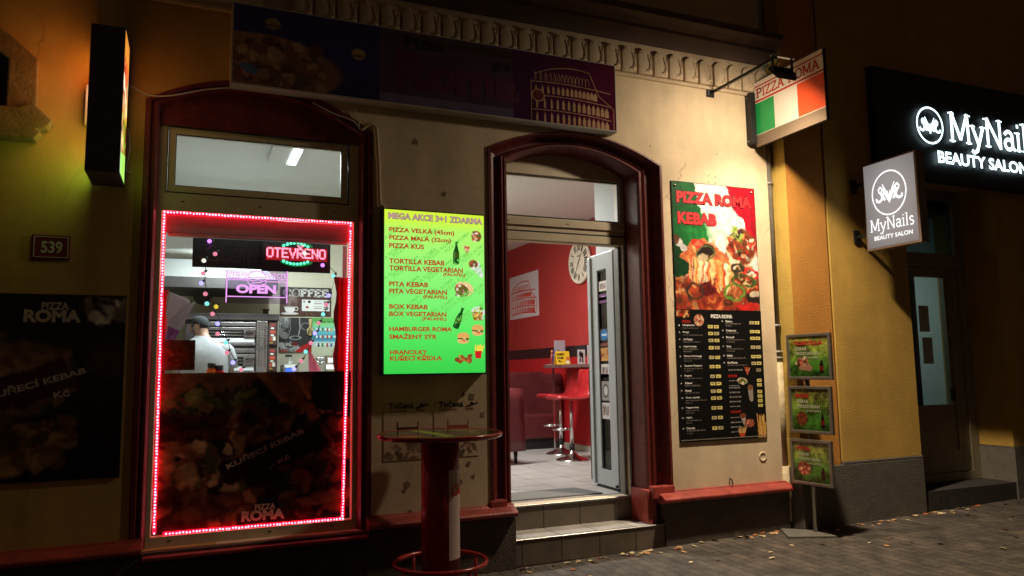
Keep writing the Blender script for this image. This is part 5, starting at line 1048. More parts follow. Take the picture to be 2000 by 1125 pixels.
b = MB(); b.box(5.04, 5.20, 4.46, 5.15, FZ + .10, 1.53); b.build('wing', MAROON, t, bevel=.05, seg=3)
b = MB(); b.box(4.02, 5.05, 4.44, 4.99, FZ + .15, .93); b.build('seat', MAROON, t, bevel=.05, seg=3)
b = MB(); b.box(4.04, 5.17, 4.48, 5.12, FZ + .002, FZ + .16); b.build('base', BLACKM, t)
t = thing('armchair', 'low maroon armchair seen from behind at the left edge of the doorway', 'armchair', (3.55, 3.0, FZ))
b = MB(); b.grid([[(3.24 + (.62 - .03 * k / 5) * u + .02 * (k / 5), 2.98 + .05 * (k / 5) + .03 * math.sin(math.pi * u) * -1, FZ + .16 + (1.36 - FZ - .16) * k / 5 + (-.015 * (2 * u - 1) ** 2 if k == 5 else 0)) for u in [i / 8 for i in range(9)]] for k in range(6)]); me_ = b
o = b.build('backrest', MAROON, t); m_ = o.modifiers.new('thick', 'SOLIDIFY'); m_.thickness = .09; m_.offset = -1
b = MB(); b.box(3.27, 3.83, 3.06, 3.55, FZ + .16, FZ + .46); b.build('seat', MAROON, t, bevel=.04, seg=3)
for x, y in ((3.30, 3.03), (3.79, 3.03), (3.30, 3.48), (3.79, 3.48)):
    b = MB(); b.tube([(x, y, FZ + .17), (x, y, FZ + .001)], [.028, .018], 10); b.build('leg', BLACKM, t)
# things on the counter
def small(name, lab, cat, x, y, z=SZ): return thing(name, lab, cat, (x, y, z))
def sauce(px, py, y, c, lab, cap):
    p = at(px, py, y); t = small('sauce_bottle', lab, 'bottle', p.x, y); b = MB(); b.lathe([(.0, .001), (.030, .001), (.032, .01), (.032, .12), (.022, .15), (.014, .17), (.014, .175)], (0, 0, 0), 16); b.build('bottle', solid('sauce_' + lab.split()[0], c, .25), t, True)
    b = MB(); b.lathe([(.016, .172), (.016, .20), (.006, .22), (0, .22)], (0, 0, 0), 12); b.build('cap', solid('cap_' + lab.split()[0], cap, .4), t, True)
sauce(1078, 690, 4.1, (130, 40, 34), 'red sauce bottle with orange cap on the wall counter', (220, 120, 60))
sauce(1083, 690, 4.0, (40, 40, 90), 'dark sauce bottle with blue cap on the wall counter', (60, 70, 150))
sauce(1091, 690, 4.15, (170, 110, 40), 'amber sauce bottle with dark cap on the wall counter', (30, 30, 40))
t = small('menu_card', 'pale lilac card standing behind the sauce bottles on the wall counter', 'card', 5.05, 4.22)
q0, q1 = at(1082, 665, 4.25), at(1103, 664, 4.25); b = MB(); b.box(q0.x, q1.x, 4.245, 4.252, SZ + .001, q0.z); b.build('card', solid('lilac_card', (170, 160, 168), .5), t)
t = small('tent_card', 'yellow bread price tent card on the wall counter', 'card', 4.9, 3.75)
q0, q1 = at(1085, 686, 3.75), at(1112, 685, 3.75); hgt = q0.z - SZ
b = MB(); b.add([(q0.x, 3.72, SZ + .002), (q1.x, 3.72, SZ + .002), (q1.x, 3.765, SZ + hgt), (q0.x, 3.765, SZ + hgt), (q0.x, 3.83, SZ + .002), (q1.x, 3.83, SZ + .002)], [(0, 1, 2, 3), (3, 2, 5, 4)]); b.build('card', solid('yellow_card', (226, 186, 40), .5), t)
fr = Frame((q0.x, 3.762, SZ + hgt), (q1.x - q0.x, 0, 0), (0, -.045, -hgt), (0, -1, .3)); b = MB(); put_text(b, fr, 'DOMÁCÍ', .06, .62, .10, .32, .04); put_text(b, fr, 'CHLÉB', .06, .52, .38, .56, .04); put_text(b, fr, '15,-', .12, .40, .66, .82, .04); b.build('lettering', TXK, t)
P = Pic(24, 24, (226, 186, 40)); P.ell(.6, .5, .5, .35, (190, 120, 60)); P.ell(.5, .8, .4, .2, (230, 220, 190)); P.build('print', Frame(fr(.64, .3, .002), fr.u * .34, fr.v * .65, fr.n), PRINT, t)
t = small('serving_tray', 'flat grey tray at the end of the wall counter', 'tray', 4.86, 4.15)
b = MB(); b.box(4.82, 4.96, 3.98, 4.26, SZ + .001, SZ + .012); b.build('tray', solid('tray_grey', (150, 146, 140), .4), t, bevel=.004)
t = small('photo_card', 'white card with black figures standing on the wall counter', 'card', 5.0, 3.3)
q0, q1 = at(1128, 683, 3.4), at(1142, 683, 3.4); b = MB(); b.box(q0.x, q1.x, 3.395, 3.402, SZ + .001, q0.z); b.build('card', solid('white_card', (205, 203, 200), .5), t)
P = Pic(20, 28, (215, 213, 210)); P.ell(.35, .3, .18, .2, (30, 26, 28)); P.ell(.6, .4, .16, .22, (30, 26, 28)); P.ell(.65, .75, .12, .15, (60, 50, 50)); P.ell(.3, .7, .12, .2, (80, 70, 70)); P.build('print', wallframe(q0.x, q1.x, SZ + .002, q0.z, 3.3935), PRINT, t)
t = small('folded_leaflet', 'tall white leaflet standing beside the door leaf on the wall counter', 'card', 5.0, 3.0)
q0, q1 = at(1147, 674, 3.1), at(1160, 674, 3.1); b = MB(); b.box(q0.x, q1.x, 3.09, 3.10, SZ + .001, q0.z); b.build('card', solid('white_card'), t) if False else b.build('card', MATS['white_card'], t)
t = thing('black_board', 'tall narrow black board leaning behind the open door leaf', 'board', (3.98, 1.33, FZ))
q0, q1 = at(1152, 722, 1.33), at(1168, 940, 1.33); b = MB(); b.box(q0.x, q0.x + .30, 1.32, 1.36, FZ + .003, q0.z); b.build('panel', BLACKM, t, bevel=.004)
fr = wallframe(q0.x, q0.x + .30, FZ, q0.z, 1.3185); b = MB(); put_text(b, fr, 'MENU', .04, .5, .47, .50, .03); b.prism([(0, .845), (1, .845), (1, .852), (0, .852)], lambda u, v, d: fr(u, v, d), 0, .001); b.build('lettering', TXGREY, t)
t = thing('door_mat', 'grey textile door mat on the tiled floor inside the threshold', 'mat', (3.0, .6, FZ))
b = MB(); b.prism([(2.56, .49), (3.58, .49), (3.50, .90), (2.56, .90)], lambda a, c_, d: (a, c_, FZ + d), .001, .012); b.build('mat', mat('mat_grey', (.15, .152, .15), .95, var=.3, scale=60, bump=.8, bscale=160), t)
# ================================================================ kitchen behind the shop window
INOX = mat('stainless', (.46, .45, .43), .28, .9, var=.12, scale=5)
DARKI = mat('oven_dark', (.035, .026, .026), .45, var=.2, scale=6)
def px_box(b, x0, y0, x1, y1, ya, yb):
    p, q = at(x0, y0, ya), at(x1, y1, ya); b.box(p.x, q.x, ya, yb, q.z, p.z); return b
t = thing('ceiling_lamp', 'bright strip lamp on the kitchen ceiling seen through the transom', 'lamp', (.78, 1.5, 3.7))
b = MB(); b.box(.64, .92, 1.22, 1.80, 3.66, 3.699); b.build('fitting', WHITEC, t, bevel=.004)
b = MB(); b.box(.825, .905, 1.235, 1.78, 3.652, 3.6595); b.build('tube', mat('tube_glow', (.88, .98, 1.0), emit=7), t)
t = thing('pizza_oven', 'stainless two deck pizza oven with red lit control columns behind the man', 'oven', (.42, 2.95, FZ)); OY = 2.6
p0, p1 = at(362, 628, OY), at(541, 727, OY); ox0, ox1 = p0.x, p1.x
b = MB(); b.box(ox0, ox1, OY + .02, 3.25, FZ + .003, at(500, 626, OY).z); b.build('body', DARKI, t, bevel=.006)
b = MB(); b.box(ox0 - .02, ox1 + .01, OY - .02, 3.26, at(500, 626, OY).z + .002, at(500, 613, OY).z); b.build('top_hood', DARKI, t, bevel=.006)
lx0, lx1 = at(380, 650, OY).x, at(499, 650, OY).x
for k, (yt, yb_) in enumerate(((629, 675), (681, 731))):
    zt, zb = at(450, yt, OY).z, at(450, yb_, OY).z; h = zt - zb
    b = MB(); b.box(lx0, lx1, OY - .006, OY + .019, zt - h * .16, zt); b.box(lx0, lx1, OY - .004, OY + .019, zb, zb + h * .10); b.box(lx0, lx1, OY - .002, OY + .019, zt - h * .34, zt - h * .22); dk = b.build('deck_front', INOX, t, bevel=.003)
    b = MB(); b.box(lx0 + .01, lx1 - .09, OY + .002, OY + .0195, zt - h * .60, zt - h * .36); b.build('deck_window', mat('oven_glass', (.02, .016, .014), .15), dk)
    b = MB(); b.box(lx0 + .01, lx1 - .01, OY - .004, OY + .018, zb + h * .13, zb + h * .32); b.build('deck_door', mat('bright_steel', (.80, .84, .86), .35, .3), dk, bevel=.004)
    b = MB()
    for q in (.44, .56): b.tube([(lx0, OY - .02, zt - h * q), (lx1 - .12, OY - .02, zt - h * q)], .005, 6)
    b.build('rod', CHROME, dk); b = MB(); b.box(lx1 - .115, lx1 - .01, OY - .02, OY + .018, zt - h * .66, zt - h * .36); b.build('handle_block', INOX, dk, bevel=.005)
    b = MB(); b.box(lx1 - .10, lx1 + .01, OY - .045, OY - .021, zt - h * .44, zt - h * .37); b.build('handle', DARKI, dk)
v0, v1 = at(501, 650, OY).x, at(522, 650, OY).x; zt, zb = at(510, 627, OY).z, at(510, 731, OY).z
b = MB(); b.box(v0, (v0 + v1) / 2 - .002, OY - .012, OY + .019, zb, zt); b.box((v0 + v1) / 2, v1, OY - .010, OY + .019, zb, zt); vp = b.build('vent_panel', INOX, t, bevel=.003)
b = MB()
for i in range(22):
    for x in (v0 + .018, v1 - .03): b.box(x, x + .018, OY - .0135, OY - .0115, zt - .03 - .0215 * i, zt - .022 - .0215 * i)
b.build('slots', DARKI, vp)
c0, c1 = at(525, 650, OY).x, at(540, 650, OY).x
for k, (yt, yb_) in enumerate(((630, 673), (680, 724))):
    zt, zb = at(530, yt, OY).z, at(530, yb_, OY).z; h = zt - zb
    b = MB(); b.box(c0, c1, OY - .004, OY + .019, zb, zt); cp = b.build('control_panel', mat('panel_brown', (.06, .03, .026), .4), t)
    for (u0, u1, va, vb, c_, e_) in ((.2, .8, .05, .18, (200, 30, 24), .6), (.25, .65, .22, .30, (200, 200, 190), 0), (.15, .85, .36, .50, (230, 80, 40), .7), (.25, .65, .54, .62, (190, 190, 180), 0), (.12, .45, .66, .84, (220, 90, 30), .5), (.52, .88, .64, .82, (190, 185, 170), 0), (.12, .55, .87, .95, (130, 110, 50), 0)):
        b = MB(); b.box(c0 + (c1 - c0) * u0, c0 + (c1 - c0) * u1, OY - .009, OY - .0042, zt - h * vb, zt - h * va); b.build('button', solid('button_%d_%d' % (c_[0], c_[1]), c_, .4) if not e_ else mat('button_lit_%d' % c_[1], lin(c_), emit=e_, sample=False), cp)
p = at(519, 612, 2.8); t = thing('oven_jar', 'small brown jar standing on top of the pizza oven', 'jar', (p.x, 2.8, at(500, 613, OY).z + .001)); b = MB(); b.lathe([(0, .001), (.032, .001), (.030, .045), (.042, .062), (.042, .068), (0, .068)], (0, 0, 0), 16); b.build('jar', solid('jar_brown', (96, 64, 50), .5), t, True)
# extractor hood, duct, lamp, fan
t = thing('extractor_hood', 'pale sloping extractor hood with dark lower rim over the oven', 'extractor hood', (.3, 2.7, 2.6)); HY = 2.35
zt, zb = at(400, 541, HY).z, at(400, 562, HY).z; hx0, hx1 = -.90, at(543, 550, HY).x
b = MB(); b.box(hx0, hx1, HY, 3.28, zb, zt); b.build('rim', mat('hood_rim', (.055, .05, .048), .5, var=.2, scale=5), t, bevel=.004)
b = MB(); b.add([(hx0, HY + .02, zt + .001), (hx1 - .02, HY + .02, zt + .001), (hx1 - .02, 3.27, zt + .001), (hx0, 3.27, zt + .001), (hx0, HY + .55, zt + .42), (hx1 - .3, HY + .55, zt + .42), (hx1 - .3, 3.27, zt + .42), (hx0, 3.27, zt + .42)], [(0, 1, 5, 4), (1, 2, 6, 5), (2, 3, 7, 6), (3, 0, 4, 7), (4, 5, 6, 7)]); b.build('canopy', mat('hood_grey', (.34, .355, .34), .4, .2, var=.06, scale=3), t)
t = thing('air_duct', 'ribbed silver air duct running along the kitchen wall at upper left', 'duct', (-.4, 2.0, 2.7)); DY = 2.0
p0, p1 = at(300, 494, DY), at(440, 500, DY); n = 60; b = MB(); b.tube([p0 + (Vector((p1.x, p1.y, p0.z)) - p0) * (i / n) for i in range(n + 1)], [.045 + .004 * (i % 2) for i in range(n + 1)], 14); b.build('duct', mat('duct_foil', (.42, .42, .38), .4, .5), t)
p = at(343, 446, 1.3); t = thing('spot_lamp', 'small bright white spot lamp high in the kitchen window corner', 'lamp', tuple(p)); b = MB(); b.ball(p, .028, 10, 8, (.8, .8, 1.3)); b.build('bulb', mat('bulb_glow', (.85, .93, 1), emit=8), t)
b = MB(); b.tube([p + Vector((.02, 0, .03)), p + Vector((.10, .02, -.02)), p + Vector((.30, .1, -.20))], .008, 6); b.tube([p + Vector((.02, 0, .03)), (p.x + .05, p.y + .1, p.z + .06)], .006, 6); b.build('bracket', INOX, t)
t = thing('white_hood_panel', 'sloping white panel hanging at the upper left of the kitchen', 'panel', tuple(at(360, 470, 1.7)))
q = [at(300, 436, 1.6), at(402, 440, 1.6), at(383, 484, 1.9), at(300, 487, 1.9)]; b = MB(); b.add(q + [v + Vector((0, .02, .01)) for v in q], [(0, 1, 2, 3), (7, 6, 5, 4), (0, 1, 5, 4), (1, 2, 6, 5), (2, 3, 7, 6), (3, 0, 4, 7)]); b.build('panel', mat('panel_white', (.66, .68, .68), .35), t)
p = at(396, 578, 3.28); t = thing('wall_fan', 'round dark ventilator fan on the kitchen back wall', 'fan', tuple(p)); b = MB(); b.lathe([(.085, .018), (.098, 0), (.10, -.03), (.085, -.04), (.08, -.03)], tuple(p), 28, 'y'); b.build('ring', mat('fan_grey', (.10, .10, .09), .5), t)
b = MB(); b.lathe([(0, -.02), (.08, -.018), (.08, .0)], tuple(p), 24, 'y'); b.build('grille', mat('fan_dark', (.045, .045, .042), .5), t)
q = [(330, 567), (370, 566), (383, 572)]; b = MB(); b.tube([at(a, c_, 3.27) for a, c_ in q], .008, 6); b.build('cord', BLACKM, t)
t = thing('steel_sheet', 'tilted grey steel sheet with purple lower corner at the left of the window', 'panel', tuple(at(350, 640, .75)))
q = [at(322, 568, .7), at(332, 570, .7), at(370, 585, .8), at(371, 594, .8), at(382, 588, .8), at(352, 646, .75), at(322, 634, .7)]
b = MB(); b.add(q + [v + Vector((0, .008, 0)) for v in q], [(0, 1, 2, 3, 4, 5, 6), (13, 12, 11, 10, 9, 8, 7)] + [(i, (i + 1) % 7, 7 + (i + 1) % 7, 7 + i) for i in range(7)]); b.build('sheet', mat('sheet_grey', (.36, .36, .38), .35, .3, var=.12, scale=12), t)
q = [at(322, 634.5, .7), at(351.5, 646.5, .75), at(341, 664, .75), at(322, 664, .7)]; b = MB(); b.add(q + [v + Vector((0, .008, 0)) for v in q], [(0, 1, 2, 3), (7, 6, 5, 4), (0, 1, 5, 4), (1, 2, 6, 5), (2, 3, 7, 6), (3, 0, 4, 7)]); b.build('purple_corner', solid('purple_plastic', (110, 44, 110), .4), t)
# pictures and small things on the back wall
BY = 3.285
t = thing('coffee_poster', 'dark brown coffee poster with white cup and price card on the kitchen wall', 'poster', tuple(at(598, 618, BY)))
q0, q1 = at(547, 560, BY), at(646, 618, BY); fr = wallframe(q0.x, q1.x, q1.z, q0.z, BY)
P = Pic(110, 68, (60, 40, 36)); P.vgrad([(0, (36, 30, 32)), (.4, (70, 46, 42)), (1, (70, 44, 36))]); P.ell(.2, .45, .05, .25, (150, 130, 124), 15, .6, .8); P.ell(.28, .35, .05, .25, (150, 130, 124), -12, .5, .8)
P.poly([(.09, .68), (.30, .68), (.285, .82), (.25, .90), (.15, .90), (.105, .82)], (216, 212, 210)); P.ring(.315, .75, .035, .06, .25, (210, 206, 204)); P.ell(.20, .685, .105, .025, (150, 140, 136)); P.ell(.2, .92, .18, .04, (206, 202, 198)); P.blobs(50, .35, 1, .9, 1.0, .008, .018, [(70, 40, 26), (120, 80, 54), (40, 24, 18)], 4)
P.poly([(.43, .42), (.97, .42), (.97, .82), (.43, .82)], (214, 214, 210)); P.ell(.57, .50, .03, .05, (40, 36, 34)); P.ell(.47, .5, .02, .04, (120, 116, 112)); P.ell(.53, .69, .035, .04, (150, 60, 44))
for v in (.48, .55, .64, .71): P.poly([(.66, v), (.82, v), (.82, v + .02), (.66, v + .02)], (130, 128, 124))
P.build('print', fr, PRINT, t)
b = MB(); put_text(b, fr, '', .06, .95, .05, .34, gl=serif_glyphs('COFFEE', .22, .36, .12, .05)); b.build('lettering', solid('coffee_white', (214, 212, 206)), t)
b = MB(); put_text(b, fr, '30', .85, .95, .46, .58, .04); put_text(b, fr, '25', .85, .95, .66, .78, .04); b.build('lettering', TXK, t)
t = thing('tea_picture', 'black and white picture of cups with a red lower corner on kitchen wall', 'picture', tuple(at(576, 688, BY)))
q0, q1 = at(545, 620, BY), at(608, 688, BY); P = Pic(80, 84, (46, 46, 48)); P.poly([(0, 0), (.32, 0), (.30, .3), (0, .42)], (120, 120, 120)); P.blobs(30, 0, .3, 0, .4, .02, .05, [(190, 190, 190), (40, 40, 40)], 2, 4); P.line([(.62, 0), (.64, .3), (.60, .5)], .014, (170, 170, 172)); P.line([(.33, 0), (.35, .35), (.30, .5)], .012, (130, 130, 134)); P.ring(.82, .25, .14, .10, .12, (140, 140, 144)); P.ring(.5, .58, .16, .05, .25, (160, 160, 160))
P.ell(.15, .5, .16, .10, (120, 120, 120), 30); P.ell(.3, .85, .4, .12, (150, 150, 150), 10); P.blobs(26, 0, .6, .7, .98, .03, .07, [(90, 90, 90), (190, 190, 190), (40, 40, 40)], 3, 3); P.line([(.02, .6), (.18, .72), (.2, .82), (.4, .86)], .014, (16, 16, 16)); P.ell(.5, .76, .10, .05, (110, 24, 30)); P.poly([(.5, .98), (.66, .84), (.84, .76), (1, .72), (1, 1), (.5, 1)], (176, 30, 32)); P.poly([(0, .92), (.28, .90), (.26, 1), (0, 1)], (150, 60, 60), .7); P.build('print', wallframe(q0.x, q1.x, q1.z, q0.z, BY), PRINT, t)
t = thing('drinks_poster', 'green and blue summer drinks poster with bottles on the kitchen wall', 'poster', tuple(at(632, 695, BY)))
q0, q1 = at(610, 621, BY), at(662, 700, BY); fr = wallframe(q0.x, q1.x, q1.z, q0.z, BY); P = Pic(70, 100, (90, 170, 90)); P.vgrad([(0, (70, 150, 60)), (.16, (130, 200, 130)), (.30, (110, 185, 190)), (.55, (60, 140, 170)), (.60, (180, 205, 205)), (.75, (190, 196, 170)), (1, (196, 190, 170))])
rk = random.Random(4)
for v in (.24, .42, .62):
    for u in (.2, .34, .52, .66, .86): c_ = rk.choice([(150, 60, 50), (60, 90, 150), (60, 110, 60), (200, 160, 60), (40, 40, 70)]); P.poly([(u, v + .09), (u + .08, v + .09), (u + .08, v + .03), (u + .055, v), (u + .025, v), (u, v + .03)], c_); P.ell(u - .03, v + .04, .04, .03, (220, 225, 220))
P.build('print', fr, PRINT, t); b = MB(); put_text(b, fr, 'užijte si léto', .12, .98, .055, .125, .02); b.build('lettering', solid('poster_dark_green', (20, 40, 24)), t)
t = thing('decorative_spoon', 'pale wooden spoon with seeds hanging on the kitchen wall', 'spoon', tuple(at(606, 656, 3.25))); c_ = at(606, 647, 3.26); d_ = at(606, 623, 3.26); b = MB(); b.ball(c_, .048, 12, 8, (.85, .3, 1.1)); b.tube([c_, c_ + (d_ - c_) * .5, d_], [.02, .014, .02], 8); b.build('spoon', solid('spoon_wood', (196, 176, 120), .6), t)
b = MB(); rk = random.Random(1)
for i in range(16): b.ball((c_.x + rk.uniform(-.025, .025), c_.y - .016, c_.z + rk.uniform(-.03, .03)), .006, 5, 4)
b.build('seeds', solid('seed_brown', (90, 70, 20)), t)
# counter with machines
t = thing('kitchen_counter', 'kitchen counter under the pictures, mostly hidden by the window film', 'counter', (1.3, 2.9, FZ)); b = MB(); b.box(.90, 2.05, 2.5, 3.28, FZ + .003, 1.52); b.build('body', INOX, t, bevel=.005)
KZ = 1.5205
t = thing('coffee_machine', 'chrome coffee machine with white lit front at the right of the window', 'coffee machine', (1.55, 2.8, KZ)); q0, q1 = at(632, 694, 2.75), at(668, 727, 2.75)
b = MB(); b.box(q0.x + .02, q1.x, 2.76, 3.1, KZ, q0.z); b.build('body', CHROME, t, bevel=.015)
b = MB(); b.box(at(641, 700, 2.75).x, at(658, 700, 2.75).x, 2.752, 2.759, at(645, 708, 2.75).z, at(645, 699, 2.75).z); b.box(at(637, 714, 2.75).x, at(656, 714, 2.75).x, 2.752, 2.759, at(645, 721, 2.75).z, at(645, 712, 2.75).z); b.build('lit_panel', mat('panel_glow', (.95, .96, 1), emit=1.2, sample=False), t)
b = MB(); rk = random.Random(3)
for i in range(9): p = at(622 + 3.0 * (i % 4), 700 + 9 * (i // 4), 2.72); b.ball(p, .020 + .008 * rk.random(), 8, 6)
b.build('knob', CHROME, t)
t = thing('toaster', 'grey and black appliance with a blue lit display on the kitchen counter', 'appliance', (1.05, 2.7, KZ)); q0, q1 = at(553, 711, 2.65), at(584, 727, 2.65); b = MB(); b.box(q0.x, q1.x, 2.66, 2.95, KZ, q0.z); b.build('body', INOX, t, bevel=.02)
b = MB(); b.box(at(558, 720, 2.65).x, at(573, 720, 2.65).x, 2.652, 2.659, KZ + .005, at(560, 719, 2.65).z); b.build('display', mat('blue_glow', (.03, .12, .9), emit=1.6, sample=False), t)
b = MB(); b.box(q0.x + .015, at(577, 711, 2.65).x, 2.645, 2.658, at(560, 718, 2.65).z, at(560, 712, 2.65).z); b.build('white_label', solid('label_white', (210, 210, 205)), t)
t = thing('spray_bottle', 'pale cleaning bottle with a pump between toaster and picture', 'bottle', tuple(at(569, 712, 2.9))); p = at(566, 712, 2.98); b = MB(); b.lathe([(0, 0), (.04, 0), (.042, .16), (.03, .20), (.012, .21), (.012, .25), (0, .25)], (p.x, 2.98, KZ), 14); b.build('bottle', solid('bottle_grey', (170, 170, 160), .3), t)
b = MB(); b.box(p.x - .05, p.x + .02, 2.97, 2.99, KZ + .25, KZ + .275); b.build('pump', BLACKM, t)
t = thing('pink_bag', 'crumpled translucent pink plastic bag behind the lower window edge', 'bag', tuple(at(620, 728, .9))); c_ = at(622, 730, .9); b = MB(); rows = []; rk = random.Random(6)
for k in range(7):
    u = k / 6; rows.append([(c_.x + (-.065 * (1 - u) * .2 - .075 * u) + (.075 - .062 * u) * math.cos(a) * rk.uniform(.85, 1.15), .9 + .05 * math.sin(a) * (1 - .6 * u) * rk.uniform(.8, 1.2), 1.52 + .24 * u) for a in [2 * math.pi * i / 14 for i in range(14)]])
b.grid(rows, False, True); b.build('bag', mat('pink_plastic', (.70, .14, .22), .3, var=.2, scale=9), t)
t = thing('serving_sill', 'white serving sill inside the shop window at film height', 'shelf', (.5, .7, 1.5)); b = MB(); b.box(-.95, 2.05, .455, 1.05, 1.46, 1.515); b.build('sill', WHITEC, t, bevel=.005)
for px, pt, c_, nm, lab in ((413, 718, (226, 110, 30), 'sauce_jar', 'orange sauce jar with black lid standing inside the shop window'), (428, 722, (190, 24, 40), 'sauce_jar', 'red sauce jar with black lid standing inside the shop window')):
    p = at(px, 727, .62); t = thing(nm, lab, 'jar', (p.x, .62, 1.516)); r_ = .036; hh = at(px, pt, .62).z - 1.516
    b = MB(); b.lathe([(0, 0), (r_, 0), (r_ + .004, .01), (r_ + .004, hh * .8), (r_ * .7, hh), (0, hh)], (0, 0, 0), 18); b.build('jar', solid('jar_%d' % c_[1], c_, .25), t, True); b = MB(); b.lathe([(r_ * .85, hh), (r_ * .85, hh + .035), (0, hh + .035)], (0, 0, 0), 18); b.build('lid', GASKET, t, True)
# ---- the man
def skin(name, verts, edges, radii, material, parent, sub=2, root=0):
    me = bpy.data.meshes.new(name); me.from_pydata([tuple(v) for v in verts], edges, []); o = bpy.data.objects.new('tmp', me); COL.objects.link(o)
    m = o.modifiers.new('s', 'SKIN'); m.use_smooth_shade = True
    if not me.skin_vertices: 
        bm = bmesh.new(); bm.from_mesh(me); bm.verts.layers.skin.verify(); bm.to_mesh(me); bm.free()
    for i, r in enumerate(radii):
        me.skin_vertices[0].data[i].radius = r if isinstance(r, tuple) else (r, r); me.skin_vertices[0].data[i].use_root = (i == root)
    s_ = o.modifiers.new('u', 'SUBSURF'); s_.levels = sub; s_.render_levels = sub
    bpy.context.view_layer.update(); out = bpy.data.meshes.new_from_object(o.evaluated_get(bpy.context.evaluated_depsgraph_get())); out.name = name
    bpy.data.objects.remove(o); bpy.data.meshes.remove(me); out.polygons.foreach_set('use_smooth', [True] * len(out.polygons))
    return link(name, out, material, parent)
MY = 1.75; c_ = at(402, 690, MY); MX = c_.x
SKIN = mat('skin', (.46, .27, .19), .5, var=.06, scale=12)
t = thing('person', 'man in white t-shirt and dark cap working with his back to the window', 'person', (MX, MY, FZ))
def J(dx, dy, z): return Vector((MX + dx, MY + dy, z))
V = [J(0, 0, 1.36), J(-.005, .0, 1.50), J(-.01, .01, 1.70), J(-.01, .03, 1.83), J(-.02, .05, 1.92), J(-.035, .075, 1.97), J(-.05, .095, 2.025), J(-.055, .10, 2.065),
     J(.17, .03, 1.83), J(.215, .05, 1.63), J(.20, .24, 1.47), J(.19, .30, 1.45),
     J(-.19, .06, 1.83), J(-.26, .20, 1.65), J(-.22, .42, 1.55), J(-.21, .48, 1.54),
     J(.09, 0, 1.26), J(.10, .0, .88), J(.10, -.02, .52), J(.10, .08, .47), J(-.09, 0, 1.26), J(-.10, 0, .88), J(-.10, -.02, .52), J(-.10, .08, .47)]
E_ = [(0, 1), (1, 2), (2, 3), (3, 4), (4, 5), (5, 6), (6, 7), (3, 8), (8, 9), (9, 10), (10, 11), (3, 12), (12, 13), (13, 14), (14, 15), (0, 16), (16, 17), (17, 18), (18, 19), (0, 20), (20, 21), (21, 22), (22, 23)]
R_ = [.09, .09, .09, .08, .056, .056, .072, .068, .050, .044, .034, .036, .050, .044, .034, .036, .09, .065, .05, .04, .09, .065, .05, .04]
for hand_i, sgn in ((11, -1), (15, 1)):
    base = V[hand_i]
    for k in range(5):
        off = Vector(((k - 2) * .016, .0, 0)) if k else Vector((sgn * .03, -.02, 0)); l = [.05, .075, .08, .075, .06][k]
        i0 = len(V); V += [base + off + Vector((0, .035, -.004)), base + off + Vector((sgn * .01 * (k == 0), .035 + l * .5, -.012)), base + off + Vector((sgn * .015 * (k == 0), .035 + l, -.034))]; E_ += [(hand_i, i0), (i0, i0 + 1), (i0 + 1, i0 + 2)]; R_ += [.010, .009, .008]
skin('body', V, E_, R_, SKIN, t)
hc = J(-.052, .098, 2.040)
# face turned to the left: nose, eyes, ear, mouth
b = MB(); b.ball(hc + Vector((-.082, .04, -.015)), .016, 8, 6, (1.1, .8, 1.3)); b.build('nose', SKIN, t)
for v in ((-.073, .010, .002), (-.052, .070, .002)): b = MB(); b.ball(hc + Vector(v), .009, 8, 6); b.build('eye', TXK, t)
b = MB(); b.tube([hc + Vector((-.076, .02, -.052)), hc + Vector((-.078, .042, -.054)), hc + Vector((-.066, .065, -.052))], .006, 6); b.build('mouth', solid('lips', (140, 80, 74)), t)
b = MB(); b.ball(hc + Vector((-.028, -.062, -.014)), .024, 10, 8, (.75, .35, 1.2)); b.build('ear', SKIN, t)
# hair at the nape under the cap
b = MB(); rows = []
for k in range(5):
    z = -.045 + .065 * k / 4; rows.append([hc + Vector((.004 + .073 * math.cos(a) * (.90 + .03 * k), .0 + .074 * math.sin(a) * (.90 + .03 * k), z)) for a in np.linspace(math.radians(-100), math.radians(75), 18)])
b.grid(rows); b.build('hair', mat('dark_hair', (.018, .014, .012), .8, bump=.5, bscale=200), t)
b = MB(); rows = []
for k in range(9):
    a = math.radians(88 * k / 8); r_ = .079 * math.cos(a) ** .72 + .001; rows.append([hc + Vector((r_ * 1.02 * math.cos(u), r_ * 1.0 * math.sin(u), .016 - .016 * math.cos(u) * (1 - k / 8) * 1 + .080 * math.sin(a))) for u in [2 * math.pi * i / 24 for i in range(24)]])
b.grid(rows, True, True)
vis = []
for k in range(4):
    vis.append([hc + Vector((-.070 - .030 * k / 3 * math.cos(u), .02 + .056 * math.sin(u), .034 - .012 * k / 3)) for u in np.linspace(-1.2, 1.2, 9)])
b.grid(vis); cap = b.build('cap', mat('cap_cloth', (.030, .034, .036), .85, var=.2, scale=20, bump=.3, bscale=150), t)
